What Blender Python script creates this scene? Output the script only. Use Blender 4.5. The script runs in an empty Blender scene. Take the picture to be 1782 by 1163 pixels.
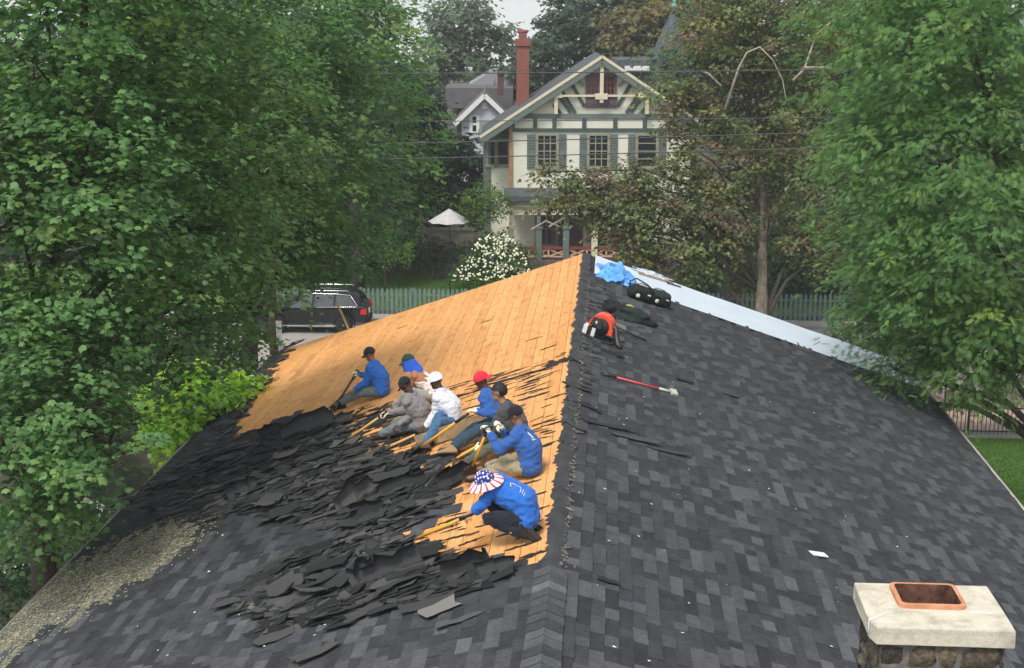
import bpy, bmesh, math, random
import numpy as np
from mathutils import Vector, Matrix, noise, Quaternion
random.seed(7)
RNG = np.random.default_rng(11)
SC = bpy.context.scene
COL = SC.collection
R = math.radians

# ------------------------------------------------------------------ camera, sky, sun, exposure
FPX, CX, CY = 2400.0, 891.0, 581.5             # focal length and centre in photograph pixels
PITCH, YAW = R(13.394), R(4.080)
CAM = Vector((0.575, 0.0, 13.8))
cam = bpy.data.cameras.new('camera'); camo = bpy.data.objects.new('camera', cam); COL.objects.link(camo)
cam.sensor_width = 36.0; cam.sensor_fit = 'HORIZONTAL'; cam.lens = 36.0*FPX/1782.0
cam.clip_start = 0.3; cam.clip_end = 1500.0
camo.location = CAM; camo.rotation_euler = (math.pi/2-PITCH, 0, YAW)
SC.camera = camo

SUN_EL, SUN_AZ = R(58), R(205)                  # azimuth clockwise from +Y
w = bpy.data.worlds.new('World'); SC.world = w; w.use_nodes = True
nt = w.node_tree; bgn = nt.nodes['Background']
sky = nt.nodes.new('ShaderNodeTexSky'); sky.sky_type = 'NISHITA'; sky.sun_disc = False
sky.sun_elevation = SUN_EL; sky.sun_rotation = SUN_AZ; sky.air_density = 1.0; sky.dust_density = 2.0; sky.ozone_density = 1.0
hs = nt.nodes.new('ShaderNodeHueSaturation'); hs.inputs['Saturation'].default_value = 0.22   # overcast: a grey-white sky
tcw = nt.nodes.new('ShaderNodeTexCoord'); sxw = nt.nodes.new('ShaderNodeSeparateXYZ'); mxw = nt.nodes.new('ShaderNodeMath'); mxw.operation = 'MAXIMUM'; mxw.inputs[1].default_value = .06; cbw = nt.nodes.new('ShaderNodeCombineXYZ')
nt.links.new(tcw.outputs['Generated'], sxw.inputs[0]); nt.links.new(sxw.outputs[2], mxw.inputs[0]); nt.links.new(sxw.outputs[0], cbw.inputs[0]); nt.links.new(sxw.outputs[1], cbw.inputs[1]); nt.links.new(mxw.outputs[0], cbw.inputs[2]); nt.links.new(cbw.outputs[0], sky.inputs[0])   # the ground falls away in the distance: the horizon's sky goes on a little below eye level
nt.links.new(sky.outputs[0], hs.inputs['Color']); nt.links.new(hs.outputs[0], bgn.inputs['Color'])
bgn.inputs['Strength'].default_value = 0.115
sl = bpy.data.lights.new('sun', 'SUN'); sl.energy = 1.5; sl.angle = R(14); sl.color = (1.0, 0.95, 0.88)
slo = bpy.data.objects.new('sun', sl); COL.objects.link(slo)
sdir = Vector((math.sin(SUN_AZ)*math.cos(SUN_EL), math.cos(SUN_AZ)*math.cos(SUN_EL), math.sin(SUN_EL)))
slo.rotation_euler = sdir.to_track_quat('Z', 'Y').to_euler()
vs = SC.view_settings
vs.view_transform = 'Standard'; vs.look = 'None'; vs.exposure = 0.93; vs.gamma = 1.0; vs.use_curve_mapping = False
SC.render.engine = 'CYCLES'
SC.cycles.use_denoising = True
SC.cycles.max_bounces = 6; SC.cycles.diffuse_bounces = 3; SC.cycles.transmission_bounces = 4; SC.cycles.volume_bounces = 1

# ------------------------------------------------------------------ picture <-> place
FH = Vector((-math.sin(YAW), math.cos(YAW), 0)); RT = Vector((math.cos(YAW), math.sin(YAW), 0))
FW = FH*math.cos(PITCH)+Vector((0, 0, -math.sin(PITCH))); UP = FH*math.sin(PITCH)+Vector((0, 0, math.cos(PITCH)))
def ray(u, v): return RT*((u-CX)/FPX)+FW-UP*((v-CY)/FPX)
def proj(P):
    d = Vector(P)-CAM; w_ = d.dot(FW)
    return CX+FPX*d.dot(RT)/w_, CY-FPX*d.dot(UP)/w_, w_
def at(u, v, D):
    """point seen at (u, v), D metres away along the level viewing direction"""
    d = ray(u, v); return CAM+d*(D/d.dot(FH))
def atw(u, v, w_): return CAM+ray(u, v)*w_
def onz(u, v, z):
    d = ray(u, v); return CAM+d*((z-CAM.z)/d.z)
RZ, SLOPE = 7.8, 0.34
RA = math.atan(SLOPE); CA, SA = math.cos(RA), math.sin(RA)
def RP(side, s, y, h=0.0): return Vector((side*(s*CA+h*SA), y, RZ-s*SA+h*CA))
def onroof(u, v, side, h=0.0):
    n = Vector((side*SA, 0, CA)); o = Vector((0, 0, RZ))+n*h
    d = ray(u, v); P = CAM+d*((o-CAM).dot(n)/d.dot(n))
    return (side*P.x*CA-(P.z-RZ)*SA, P.y)
def roofmat(side, s, y, h=0.0, yaw=0.0):
    """local x runs down the slope, y along it, z out of the roof"""
    X = Vector((side*CA, 0, -SA)); Z = Vector((side*SA, 0, CA)); Y = Z.cross(X)
    m = Matrix((X, Y, Z)).transposed().to_4x4()
    return Matrix.Translation(RP(side, s, y, h)) @ m @ Matrix.Rotation(yaw, 4, 'Z')
def inpoly(x, y, P):
    c = False; j = len(P)-1
    for i in range(len(P)):
        xi, yi = P[i]; xj, yj = P[j]
        if (yi > y) != (yj > y) and x < (xj-xi)*(y-yi)/(yj-yi)+xi: c = not c
        j = i
    return c

# ------------------------------------------------------------------ objects
def tag(o, label=None, cat=None, group=None, kind=None):
    if label: o['label'] = label
    if cat: o['category'] = cat
    if group: o['group'] = group
    if kind: o['kind'] = kind
    return o
def empty(name, loc=(0, 0, 0), rz=0.0, parent=None):
    o = bpy.data.objects.new(name, None); COL.objects.link(o); o.location = loc; o.rotation_euler = (0, 0, rz)
    o.empty_display_size = 0.2
    if parent: o.parent = parent
    return o
def link(name, me, parent=None, M=None):
    o = bpy.data.objects.new(name, me); COL.objects.link(o)
    if parent is not None: o.parent = parent
    if M is not None: o.matrix_local = M
    return o
def mesh(name, vs_, fs_, mats, mi=None, smooth=False, attr=None):
    me = bpy.data.meshes.new(name); me.from_pydata([tuple(v) for v in vs_], [], [tuple(f) for f in fs_])
    for m in (mats if isinstance(mats, (list, tuple)) else [mats]): me.materials.append(m)
    if mi is not None: me.polygons.foreach_set('material_index', mi)
    if smooth: me.polygons.foreach_set('use_smooth', [True]*len(me.polygons))
    if attr:
        for k, vals in attr.items():
            a = me.attributes.new(k, 'FLOAT', 'FACE'); a.data.foreach_set('value', np.asarray(vals, np.float32))
    me.update(); return me
def npmesh(name, V, quads, mats, cols=None, nper=4):
    """big meshes: V (n,3), faces (m,nper), optional face colours (m,3)"""
    me = bpy.data.meshes.new(name); n, m = len(V), len(quads)
    me.vertices.add(n); me.vertices.foreach_set('co', np.ascontiguousarray(V, np.float32).ravel())
    me.loops.add(m*nper); me.loops.foreach_set('vertex_index', np.ascontiguousarray(quads, np.int32).ravel())
    me.polygons.add(m); me.polygons.foreach_set('loop_start', np.arange(0, m*nper, nper, dtype=np.int32))
    for mt in (mats if isinstance(mats, (list, tuple)) else [mats]): me.materials.append(mt)
    if cols is not None:
        a = me.attributes.new('tint', 'FLOAT_COLOR', 'FACE')
        a.data.foreach_set('color', np.hstack([cols, np.ones((m, 1))]).astype(np.float32).ravel())
    me.update(calc_edges=True); me.validate(); return me

class MB:
    """collects simple solids; build() links them as one mesh object"""
    def __init__(s): s.v = []; s.f = []; s.m = []; s.sm = []
    def add(s, vs_, fs_, m=0, smooth=False, M=None):
        o = len(s.v)
        s.v += [tuple(M @ Vector(v)) if M else tuple(v) for v in vs_]
        s.f += [tuple(i+o for i in f) for f in fs_]; s.m += [m]*len(fs_); s.sm += [smooth]*len(fs_); return s
    def box(s, c, d, m=0, M=None, taper=1.0):
        x, y, z = c; a, b, e = d[0]/2, d[1]/2, d[2]/2; t = taper
        V = [(x-a, y-b, z-e), (x+a, y-b, z-e), (x+a, y+b, z-e), (x-a, y+b, z-e), (x-a*t, y-b*t, z+e), (x+a*t, y-b*t, z+e), (x+a*t, y+b*t, z+e), (x-a*t, y+b*t, z+e)]
        return s.add(V, [(3, 2, 1, 0), (4, 5, 6, 7), (0, 1, 5, 4), (1, 2, 6, 5), (2, 3, 7, 6), (3, 0, 4, 7)], m, False, M)
    def bx(s, x0, x1, y0, y1, z0, z1, m=0, M=None):
        return s.box(((x0+x1)/2, (y0+y1)/2, (z0+z1)/2), (x1-x0, y1-y0, z1-z0), m, M)
    def prism(s, poly, y0, y1, m=0, M=None):
        """polygon in x,z (counter-clockwise seen from -y), extruded from y0 to y1"""
        n = len(poly); V = [(x, y0, z) for x, z in poly]+[(x, y1, z) for x, z in poly]
        F_ = [tuple(range(n)), tuple(range(2*n-1, n-1, -1))]+[(i, i+n, (i+1) % n+n, (i+1) % n) for i in range(n)]
        return s.add(V, F_, m, False, M)
    def tube(s, pts, rad, n=8, m=0, cap=True, M=None, smooth=True):
        pts = [Vector(p) for p in pts]; k = len(pts)
        rad = [rad]*k if isinstance(rad, (int, float)) else rad
        V = []; F_ = []; prev = None
        for i, p in enumerate(pts):
            t = (pts[min(i+1, k-1)]-pts[max(i-1, 0)])
            t = t.normalized() if t.length > 1e-9 else Vector((0, 0, 1))
            a = prev-t*prev.dot(t) if prev else t.orthogonal()
            a = a.normalized() if a.length > 1e-6 else t.orthogonal().normalized()
            prev = a; b = t.cross(a)
            for j in range(n):
                q = 2*math.pi*j/n; V.append(p+(a*math.cos(q)+b*math.sin(q))*rad[i])
        for i in range(k-1):
            for j in range(n):
                F_.append((i*n+j, i*n+(j+1) % n, (i+1)*n+(j+1) % n, (i+1)*n+j))
        if cap: F_ += [tuple(range(n-1, -1, -1)), tuple((k-1)*n+j for j in range(n))]
        return s.add(V, F_, m, smooth, M)
    def lathe(s, prof, n=16, m=0, M=None, smooth=True, cap=True):
        """prof: list of (r, z) about the z axis"""
        V = [(r*math.cos(2*math.pi*j/n), r*math.sin(2*math.pi*j/n), z) for r, z in prof for j in range(n)]
        F_ = [(i*n+j, i*n+(j+1) % n, (i+1)*n+(j+1) % n, (i+1)*n+j) for i in range(len(prof)-1) for j in range(n)]
        if cap: F_ += [tuple(range(n-1, -1, -1)), tuple((len(prof)-1)*n+j for j in range(n))]
        return s.add(V, F_, m, smooth, M)
    def ball(s, c, r, m=0, M=None, nu=10, nv=6):
        r = (r, r, r) if isinstance(r, (int, float)) else r
        V = [(c[0], c[1], c[2]-r[2])]
        for i in range(1, nv):
            a = -math.pi/2+math.pi*i/nv
            V += [(c[0]+r[0]*math.cos(a)*math.cos(2*math.pi*j/nu), c[1]+r[1]*math.cos(a)*math.sin(2*math.pi*j/nu), c[2]+r[2]*math.sin(a)) for j in range(nu)]
        V.append((c[0], c[1], c[2]+r[2])); L = len(V)-1
        F_ = [(0, 1+(j+1) % nu, 1+j) for j in range(nu)]
        for i in range(nv-2):
            F_ += [(1+i*nu+j, 1+i*nu+(j+1) % nu, 1+(i+1)*nu+(j+1) % nu, 1+(i+1)*nu+j) for j in range(nu)]
        b = 1+(nv-2)*nu; F_ += [(L, b+j, b+(j+1) % nu) for j in range(nu)]
        return s.add(V, F_, m, True, M)
    def me(s, name, mats):
        me = bpy.data.meshes.new(name); me.from_pydata(s.v, [], s.f)
        for m in (mats if isinstance(mats, (list, tuple)) else [mats]): me.materials.append(m)
        me.polygons.foreach_set('material_index', s.m); me.polygons.foreach_set('use_smooth', s.sm); me.update(); return me
    def build(s, name, mats, parent=None, M=None): return link(name, s.me(name, mats), parent, M)

# ------------------------------------------------------------------ materials
MATS = {}
class NT:
    def __init__(s, name):
        s.m = bpy.data.materials.new(name); s.m.use_nodes = True; s.t = s.m.node_tree; s.n = s.t.nodes; s.b = s.n['Principled BSDF']; s.out = s.n['Material Output']
        MATS[name] = s.m
    def new(s, t, **k):
        o = s.n.new(t)
        for a, b in k.items(): setattr(o, a, b)
        return o
    def l(s, a, b): s.t.links.new(a, b)
    def co(s, kind='Object', scale=(1, 1, 1)):
        c = s.new('ShaderNodeTexCoord'); mp = s.new('ShaderNodeMapping'); mp.inputs['Scale'].default_value = scale
        s.l(c.outputs[kind], mp.inputs['Vector']); return mp.outputs[0]
    def pos(s, scale=(1, 1, 1)):
        c = s.new('ShaderNodeNewGeometry'); mp = s.new('ShaderNodeMapping'); mp.inputs['Scale'].default_value = scale
        s.l(c.outputs['Position'], mp.inputs['Vector']); return mp.outputs[0]
    def noise(s, vec, scale, detail=4, rough=.55):
        n_ = s.new('ShaderNodeTexNoise'); n_.inputs['Scale'].default_value = scale; n_.inputs['Detail'].default_value = detail; n_.inputs['Roughness'].default_value = rough
        s.l(vec, n_.inputs['Vector']); return n_.outputs['Fac']
    def ramp(s, fac, stops):
        r = s.new('ShaderNodeValToRGB'); e = r.color_ramp.elements
        while len(e) < len(stops): e.new(0.5)
        for q, (p_, c) in zip(e, stops): q.position = p_; q.color = (*c, 1) if len(c) == 3 else c
        s.l(fac, r.inputs['Fac']); return r.outputs['Color']
    def mix(s, fac, a, b, mode='MIX'):
        x = s.new('ShaderNodeMix', data_type='RGBA', blend_type=mode)
        for sock, val in ((x.inputs[0], fac), (x.inputs[6], a), (x.inputs[7], b)):
            if isinstance(val, (int, float)): sock.default_value = val
            elif isinstance(val, tuple): sock.default_value = (*val, 1)
            else: s.l(val, sock)
        return x.outputs[2]
    def bump(s, h, strength=.3, dist=.01):
        b = s.new('ShaderNodeBump'); b.inputs['Strength'].default_value = strength; b.inputs['Distance'].default_value = dist
        s.l(h, b.inputs['Height']); s.l(b.outputs[0], s.b.inputs['Normal'])
    def color(s, c):
        if isinstance(c, tuple): s.b.inputs['Base Color'].default_value = (*c, 1)
        else: s.l(c, s.b.inputs['Base Color'])
    def set(s, rough=.8, spec=.3, metal=0.0):
        s.b.inputs['Roughness'].default_value = rough; s.b.inputs['Specular IOR Level'].default_value = spec; s.b.inputs['Metallic'].default_value = metal; return s
    def attr(s, name):
        a = s.new('ShaderNodeAttribute', attribute_name=name); return a
    def rand(s):
        return s.new('ShaderNodeObjectInfo').outputs['Random']

def plain(name, c, rough=.7, spec=.3, metal=0.0, var=.18, scale=6.0, bump=0.0, bscale=40.0, world=False):
    """a colour with mottling of its own"""
    k = NT(name).set(rough, spec, metal)
    v = k.pos() if world else k.co()
    n_ = k.noise(v, scale, 5)
    k.color(k.ramp(n_, [(.3, tuple(x*(1-var) for x in c)), (.7, tuple(min(1, x*(1+var)) for x in c))]))
    if bump: k.bump(k.noise(v, bscale, 3), bump, .01)
    return k.m
def cloth(name, c, var=.22):
    k = NT(name).set(.95, .08); v = k.co()
    k.color(k.mix(k.noise(v, 90, 2), k.ramp(k.noise(v, 7, 4), [(.3, tuple(x*(1-var) for x in c)), (.7, tuple(min(1, x*(1+var)) for x in c))]), tuple(min(1, x*1.18) for x in c)))
    k.bump(k.noise(v, 18, 4), .35, .02); k.b.inputs['Sheen Weight'].default_value = .15
    return k.m

# shingles: mineral granules over a tone that each tab has of its own; pale lichen where 'moss' says so
k = NT('shingle').set(.93, .22); t_ = k.attr('tone'); ms = k.attr('moss'); P_ = k.pos()
gr = k.noise(P_, 230, 2, .8); bl = k.noise(P_, 5.5, 5, .7)
base = k.ramp(t_.outputs['Fac'], [(0, (.018, .019, .022)), (.45, (.040, .043, .049)), (.75, (.080, .086, .094)), (1, (.140, .148, .157))])
base = k.mix(1.0, base, k.ramp(gr, [(.25, (.45, .45, .47)), (.5, (.95, .95, .95)), (.75, (1.7, 1.68, 1.62))]), 'MULTIPLY')
base = k.mix(1.0, base, k.ramp(bl, [(.3, (.74, .74, .76)), (.7, (1.24, 1.23, 1.20))]), 'MULTIPLY')
base = k.mix(1.0, base, k.ramp(k.noise(P_, 48, 4, .75), [(.28, (.60, .60, .62)), (.5, (1, 1, 1)), (.72, (1.5, 1.48, 1.44))]), 'MULTIPLY')
mm = k.new('ShaderNodeMath', operation='MULTIPLY'); k.l(ms.outputs['Fac'], mm.inputs[0])
mn = k.ramp(k.noise(k.pos((1, 1.6, 1)), 16, 5, .75), [(.40, (0, 0, 0)), (.58, (1, 1, 1))]); k.l(mn, mm.inputs[1])
base = k.mix(mm.outputs[0], base, k.ramp(k.noise(P_, 60, 3), [(.35, (.16, .15, .095)), (.65, (.40, .38, .26))]))
k.color(base); k.bump(gr, .5, .004)
# loose torn shingles: weathered face, black asphalt back
k = NT('torn_shingle').set(.9, .25); P_ = k.pos()
gr = k.noise(P_, 200, 2, .8)
base = k.ramp(k.rand(), [(0, (.020, .021, .022)), (.4, (.034, .035, .037)), (.8, (.056, .057, .059)), (1, (.095, .091, .084))])
tn = k.attr('tone'); base = k.mix(1.0, base, k.ramp(tn.outputs['Fac'], [(0, (.3, .3, .31)), (.5, (1.0, 1.0, 1.0)), (1, (2.7, 2.62, 2.45))]), 'MULTIPLY')
base = k.mix(1.0, base, k.ramp(gr, [(.25, (.5, .5, .5)), (.5, (1, 1, 1)), (.75, (1.7, 1.65, 1.6))]), 'MULTIPLY')
k.color(base); k.bump(gr, .5, .004)
MATS['asphalt_back'] = plain('asphalt_back', (.010, .010, .011), .55, .4, var=.4, scale=9, bump=.3, bscale=60, world=True)
MATS['felt'] = plain('felt', (.030, .031, .034), .9, .2, var=.35, scale=5, bump=.4, bscale=35, world=True)
MATS['felt_scrap'] = plain('felt_scrap', (.030, .026, .025), .9, .2, var=.5, scale=9, bump=.4, bscale=60, world=True)
# sheathing boards: pine, grain along the board, weathered nail lines, each board its own shade
k = NT('sheathing').set(.75, .25); P_ = k.pos((22, 1.1, 22)); g1 = k.noise(P_, 3.0, 6, .65); g2 = k.noise(k.pos((60, 2.2, 60)), 3.0, 3, .6)
base = k.ramp(k.rand(), [(0, (.68, .335, .115)), (.3, (.73, .368, .134)), (.7, (.76, .392, .146)), (.96, (.78, .415, .165)), (1, (.47, .195, .085))])
base = k.mix(1.0, base, k.ramp(g1, [(.25, (.72, .66, .60)), (.5, (1, 1, 1)), (.8, (1.1, 1.1, 1.08))]), 'MULTIPLY')
base = k.mix(1.0, base, k.ramp(g2, [(.3, (.86, .82, .78)), (.6, (1, 1, 1))]), 'MULTIPLY')
sp = k.ramp(k.noise(k.pos((2.5, 1, 2.5)), 2.6, 4), [(.34, (.70, .60, .52)), (.48, (1, 1, 1))])
base = k.mix(.6, base, k.mix(1.0, base, sp, 'MULTIPLY'))
k.color(base); k.bump(g1, .25, .004)
MATS['weathered_wood'] = plain('weathered_wood', (.30, .22, .125), .85, .2, var=.3, scale=8, bump=.3)
MATS['membrane'] = plain('membrane', (.56, .64, .72), .55, .3, var=.05, scale=1.2, bump=.12, bscale=3, world=True)
MATS['white_paint'] = plain('white_paint', (.72, .72, .70), .6, .3, var=.06)
MATS['concrete_cap'] = None
k = NT('concrete_cap').set(.9, .2); P_ = k.co()
c1 = k.ramp(k.noise(P_, 5, 6, .65), [(.3, (.36, .33, .26)), (.5, (.56, .52, .42)), (.75, (.66, .62, .52))])
c1 = k.mix(1.0, c1, k.ramp(k.noise(P_, 55, 3, .7), [(.3, (.78, .78, .78)), (.5, (1, 1, 1))]), 'MULTIPLY')
k.color(c1); k.bump(k.noise(P_, 30, 5, .7), .5, .01)
k = NT('flue_clay').set(.85, .2); P_ = k.co()
k.color(k.ramp(k.noise(P_, 9, 5), [(.3, (.40, .17, .085)), (.7, (.62, .31, .18))])); k.bump(k.noise(P_, 60, 3), .3, .004)
k = NT('flue_soot').set(.95, .1); P_ = k.co()
k.color(k.ramp(k.noise(P_, 8, 5), [(.35, (.055, .032, .026)), (.6, (.17, .085, .06)), (.75, (.24, .16, .075))]))
k = NT('chimney_stone').set(.9, .25); P_ = k.pos(); rd = k.rand()
c1 = k.ramp(rd, [(0, (.040, .037, .035)), (.35, (.070, .062, .052)), (.65, (.115, .090, .062)), (.85, (.16, .125, .08)), (1, (.12, .115, .11))])
c1 = k.mix(1.0, c1, k.ramp(k.noise(P_, 19, 6, .75), [(.3, (.35, .33, .33)), (.5, (1, 1, 1)), (.70, (2.1, 2.0, 1.75))]), 'MULTIPLY')
k.color(c1); k.bump(k.noise(P_, 24, 6, .7), .9, .03)
MATS['mortar'] = plain('mortar', (.15, .14, .125), .95, .1, var=.3, scale=14, bump=.6, bscale=50, world=True)
# ground
k = NT('asphalt').set(.93, .2); P_ = k.pos()
k.color(k.mix(1.0, k.ramp(k.noise(P_, .35, 6, .6), [(.3, (.105, .108, .118)), (.7, (.165, .168, .178))]), k.ramp(k.noise(P_, 45, 2), [(.3, (.8, .8, .8)), (.7, (1.2, 1.2, 1.2))]), 'MULTIPLY'))
k = NT('pavement').set(.9, .2); P_ = k.pos()
k.color(k.mix(1.0, k.ramp(k.noise(P_, .8, 6, .6), [(.3, (.24, .225, .205)), (.7, (.34, .32, .29))]), k.ramp(k.noise(P_, 30, 2), [(.3, (.88, .88, .88)), (.7, (1.08, 1.08, 1.08))]), 'MULTIPLY'))
k = NT('grass').set(.9, .15); P_ = k.pos()
k.color(k.mix(1.0, k.ramp(k.noise(P_, .9, 6, .65), [(.3, (.060, .130, .030)), (.55, (.095, .19, .042)), (.75, (.14, .24, .060))]), k.ramp(k.noise(P_, 28, 3, .7), [(.3, (.6, .65, .6)), (.7, (1.3, 1.25, 1.2))]), 'MULTIPLY')); k.bump(k.noise(P_, 30, 3), .8, .05)
MATS['earth'] = plain('earth', (.060, .060, .040), .95, .1, var=.4, scale=1.3, bump=.5, bscale=8, world=True)
MATS['brick_path'] = plain('brick_path', (.40, .29, .24), .9, .2, var=.2, scale=3, world=True)
# leaves: a thin sheet that also lets light through
def leafmat(name, trans=.42, rough=.5, spec=.35):
    k = NT(name).set(rough, spec); a = k.attr('tint'); k.l(a.outputs['Color'], k.b.inputs['Base Color'])
    tr = k.new('ShaderNodeBsdfTranslucent'); hv = k.new('ShaderNodeHueSaturation'); hv.inputs['Saturation'].default_value = 1.15; hv.inputs['Value'].default_value = 1.7
    k.l(a.outputs['Color'], hv.inputs['Color']); k.l(hv.outputs[0], tr.inputs['Color'])
    mx = k.new('ShaderNodeMixShader'); mx.inputs[0].default_value = trans
    k.l(k.b.outputs[0], mx.inputs[1]); k.l(tr.outputs[0], mx.inputs[2]); k.l(mx.outputs[0], k.out.inputs['Surface'])
    return k.m
leafmat('leaf')
k = NT('bark').set(.95, .15); P_ = k.pos((5, 5, 1.2))
k.color(k.ramp(k.noise(P_, 4, 6, .7), [(.3, (.030, .025, .020)), (.7, (.105, .088, .070))])); k.bump(k.noise(P_, 5, 5, .7), .9, .05)
k = NT('pale_bark').set(.95, .15); P_ = k.pos((3, 3, 1.0))
k.color(k.ramp(k.noise(P_, 3, 6, .7), [(.3, (.085, .070, .052)), (.55, (.19, .165, .125)), (.72, (.33, .30, .24))])); k.bump(k.noise(P_, 5, 5, .7), .9, .05)
MATS['dead_wood'] = plain('dead_wood', (.33, .29, .23), .9, .15, var=.3, scale=5, world=True)
# ------------------------------------------------------------------ ground, street
def sheet(name, poly, z, m):
    o = link(name, mesh(name, [(x, y, z) for x, y in poly], [tuple(range(len(poly)))], MATS[m])); return tag(o, kind='structure')
g = link('ground', mesh('ground', [(-500, -80, 0), (500, -80, 0), (500, 140, 0), (-500, 140, 0), (500, 420, -5), (-500, 420, -5)], [(0, 1, 2, 3), (3, 2, 4, 5)], MATS['earth'])); tag(g, kind='structure')
sheet('road', [(-90, 44), (90, 44), (90, 59.6), (-90, 59.6)], .004, 'pavement')
sheet('parking_lot', [(-11.5, 38), (11.5, 38), (11.5, 55.0), (-13.2, 55.0)], .008, 'asphalt')
sheet('lawn', [(8.6, 10), (60, 10), (60, 44.2), (8.6, 44.2)], .016, 'grass')
sheet('garden_lawn', [(-60, 62.2), (60, 62.2), (60, 72.2), (-60, 72.2)], .02, 'grass')
kb = MB(); kb.bx(-90, 90, 59.6, 59.78, 0, .14); tag(kb.build('kerb', MATS['pavement']), kind='structure')
pv = MB()
for i in range(60): pv.bx(-45+i*1.5+.006, -45+(i+1)*1.5-.006, 59.78, 60.75, 0.0, .135+.004*(i % 3))
tag(pv.build('sidewalk', MATS['pavement']), kind='structure')
sheet('brick_walk', [(9.5, 45.0), (40, 45.0), (40, 50), (9.5, 50)], .02, 'brick_path')
# grass blades over the near lawn strip and the strip in the garden, so that it is not a flat sheet
def grass_patch(name, x0, x1, y0, y1, n, h, label, z=.02):
    r = np.random.default_rng(5)
    P = np.stack([r.uniform(x0, x1, n), r.uniform(y0, y1, n), np.full(n, z)], 1)
    a = r.uniform(0, 2*np.pi, n); wd = h*.16; hh = h*r.uniform(.5, 1.2, n)
    dx = np.stack([np.cos(a), np.sin(a), np.zeros(n)], 1)*wd; ln = np.stack([r.normal(0, .35, n)*hh, r.normal(0, .35, n)*hh, hh], 1)
    V = np.stack([P-dx, P+dx, P+ln], 1).reshape(-1, 3); Fq = np.arange(3*n).reshape(n, 3)
    c = np.array([.085, .18, .040])*r.uniform(.6, 1.5, (n, 1))*np.array([1, 1, 1])+r.uniform(0, .03, (n, 1))*np.array([1, .7, 0])
    tag(link(name, npmesh(name, V, Fq, MATS['leaf'], c, 3)), label, 'grass', kind='stuff')
grass_patch('grass', 8.7, 14.5, 22, 44.1, 70000, .075, 'mown green grass of the lawn below the eave')
grass_patch('grass', -15, -1.5, 62.4, 72.0, 50000, .10, 'strip of bright grass behind the picket fence')

# ------------------------------------------------------------------ the hall with its roof
EAVE, Y0, Y1, YCAP = 8.4, 7.5, 34.0, 14.15
hall = empty('hall_building', (0, 20, 0)); tag(hall, 'long gabled hall whose black shingle roof is being stripped to bare boards', 'building')
HM = Matrix.Translation((0, -20, 0))
MATS['stucco'] = plain('stucco', (.42, .38, .30), .9, .2, var=.1, scale=3, bump=.3, world=True)
MATS['trim'] = plain('trim', (.55, .53, .48), .7, .3, var=.08, world=True)
wb = MB(); wz = RZ-7.4*SLOPE-.25
wb.prism([(-7.4, 0), (7.4, 0), (7.4, wz), (0, RZ-.27), (-7.4, wz)], Y0+.4, Y1-.4); wb.build('wall', MATS['stucco'], hall, HM)
slope = {}
for side in (-1, 1):
    b = MB(); V = []
    for y in (Y0, Y1):
        for s, h in ((0, -.025), (EAVE, -.025), (EAVE, -.2), (0, -.2)): V.append(RP(side, s, y, h) if s else Vector((0, y, RZ+h/CA)))
    b.add(V, [(0, 1, 2, 3), (7, 6, 5, 4), (0, 4, 5, 1), (1, 5, 6, 2), (2, 6, 7, 3)])
    slope[side] = b.build('roof_slope', MATS['felt'], hall, HM)
    f = MB(); yz = RP(side, EAVE, 0, -.1); f.box((yz.x+side*.014, (Y0+Y1)/2, yz.z-.02), (.024, Y1-Y0+.1, .2)); f.build('fascia', MATS['trim'], slope[side])
    gt = MB(); c = RP(side, EAVE+.09, 0, -.03)
    gt.add([(c.x+side*.055*math.cos(q), y, c.z+.055*math.sin(q)) for y in (Y0, Y1) for q in [math.pi+math.pi*i/6 for i in range(7)]],
           [(i, i+1, i+8, i+7) for i in range(6)]); gt.build('gutter', MATS['trim'], slope[side])

WOOD = [(1030, 432), (1010, 470), (1012, 510), (1005, 560), (1002, 610), (992, 650), (983, 710), (972, 770), (963, 850), (957, 920), (948, 985), (890, 984), (850, 965), (790, 990),
        (755, 995), (748, 978), (680, 962), (688, 935), (745, 925), (752, 905), (800, 890), (770, 858), (765, 820), (700, 800), (600, 795), (585, 770), (560, 740), (575, 718),
        (500, 725), (450, 750), (398, 766), (422, 718), (455, 668), (490, 616), (520, 588), (600, 555), (800, 480)]
WS = [onroof(u, v, -1) for u, v in WOOD]                       # bare boards, in roof metres
MOSS = [onroof(u, v, -1) for u, v in [(-80, 1120), (60, 1022), (200, 945), (300, 905), (352, 912), (345, 940), (240, 1010), (120, 1080), (0, 1150), (-80, 1190)]]
MEMB_Y = 31.55
def wood_at(s, y): return inpoly(s, y, WS)
def torn(s, y):    # ragged outline
    n = noise.noise((s*3.1, y*3.1, 4.0))*.16+noise.noise((s*9, y*5, 1.0))*.07
    return wood_at(s+n, y+n*.8)
TABS = {-1: [], 1: []}
EXPO = .156; LENS = [.18, .25, .32, .40, .50, .66]
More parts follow.
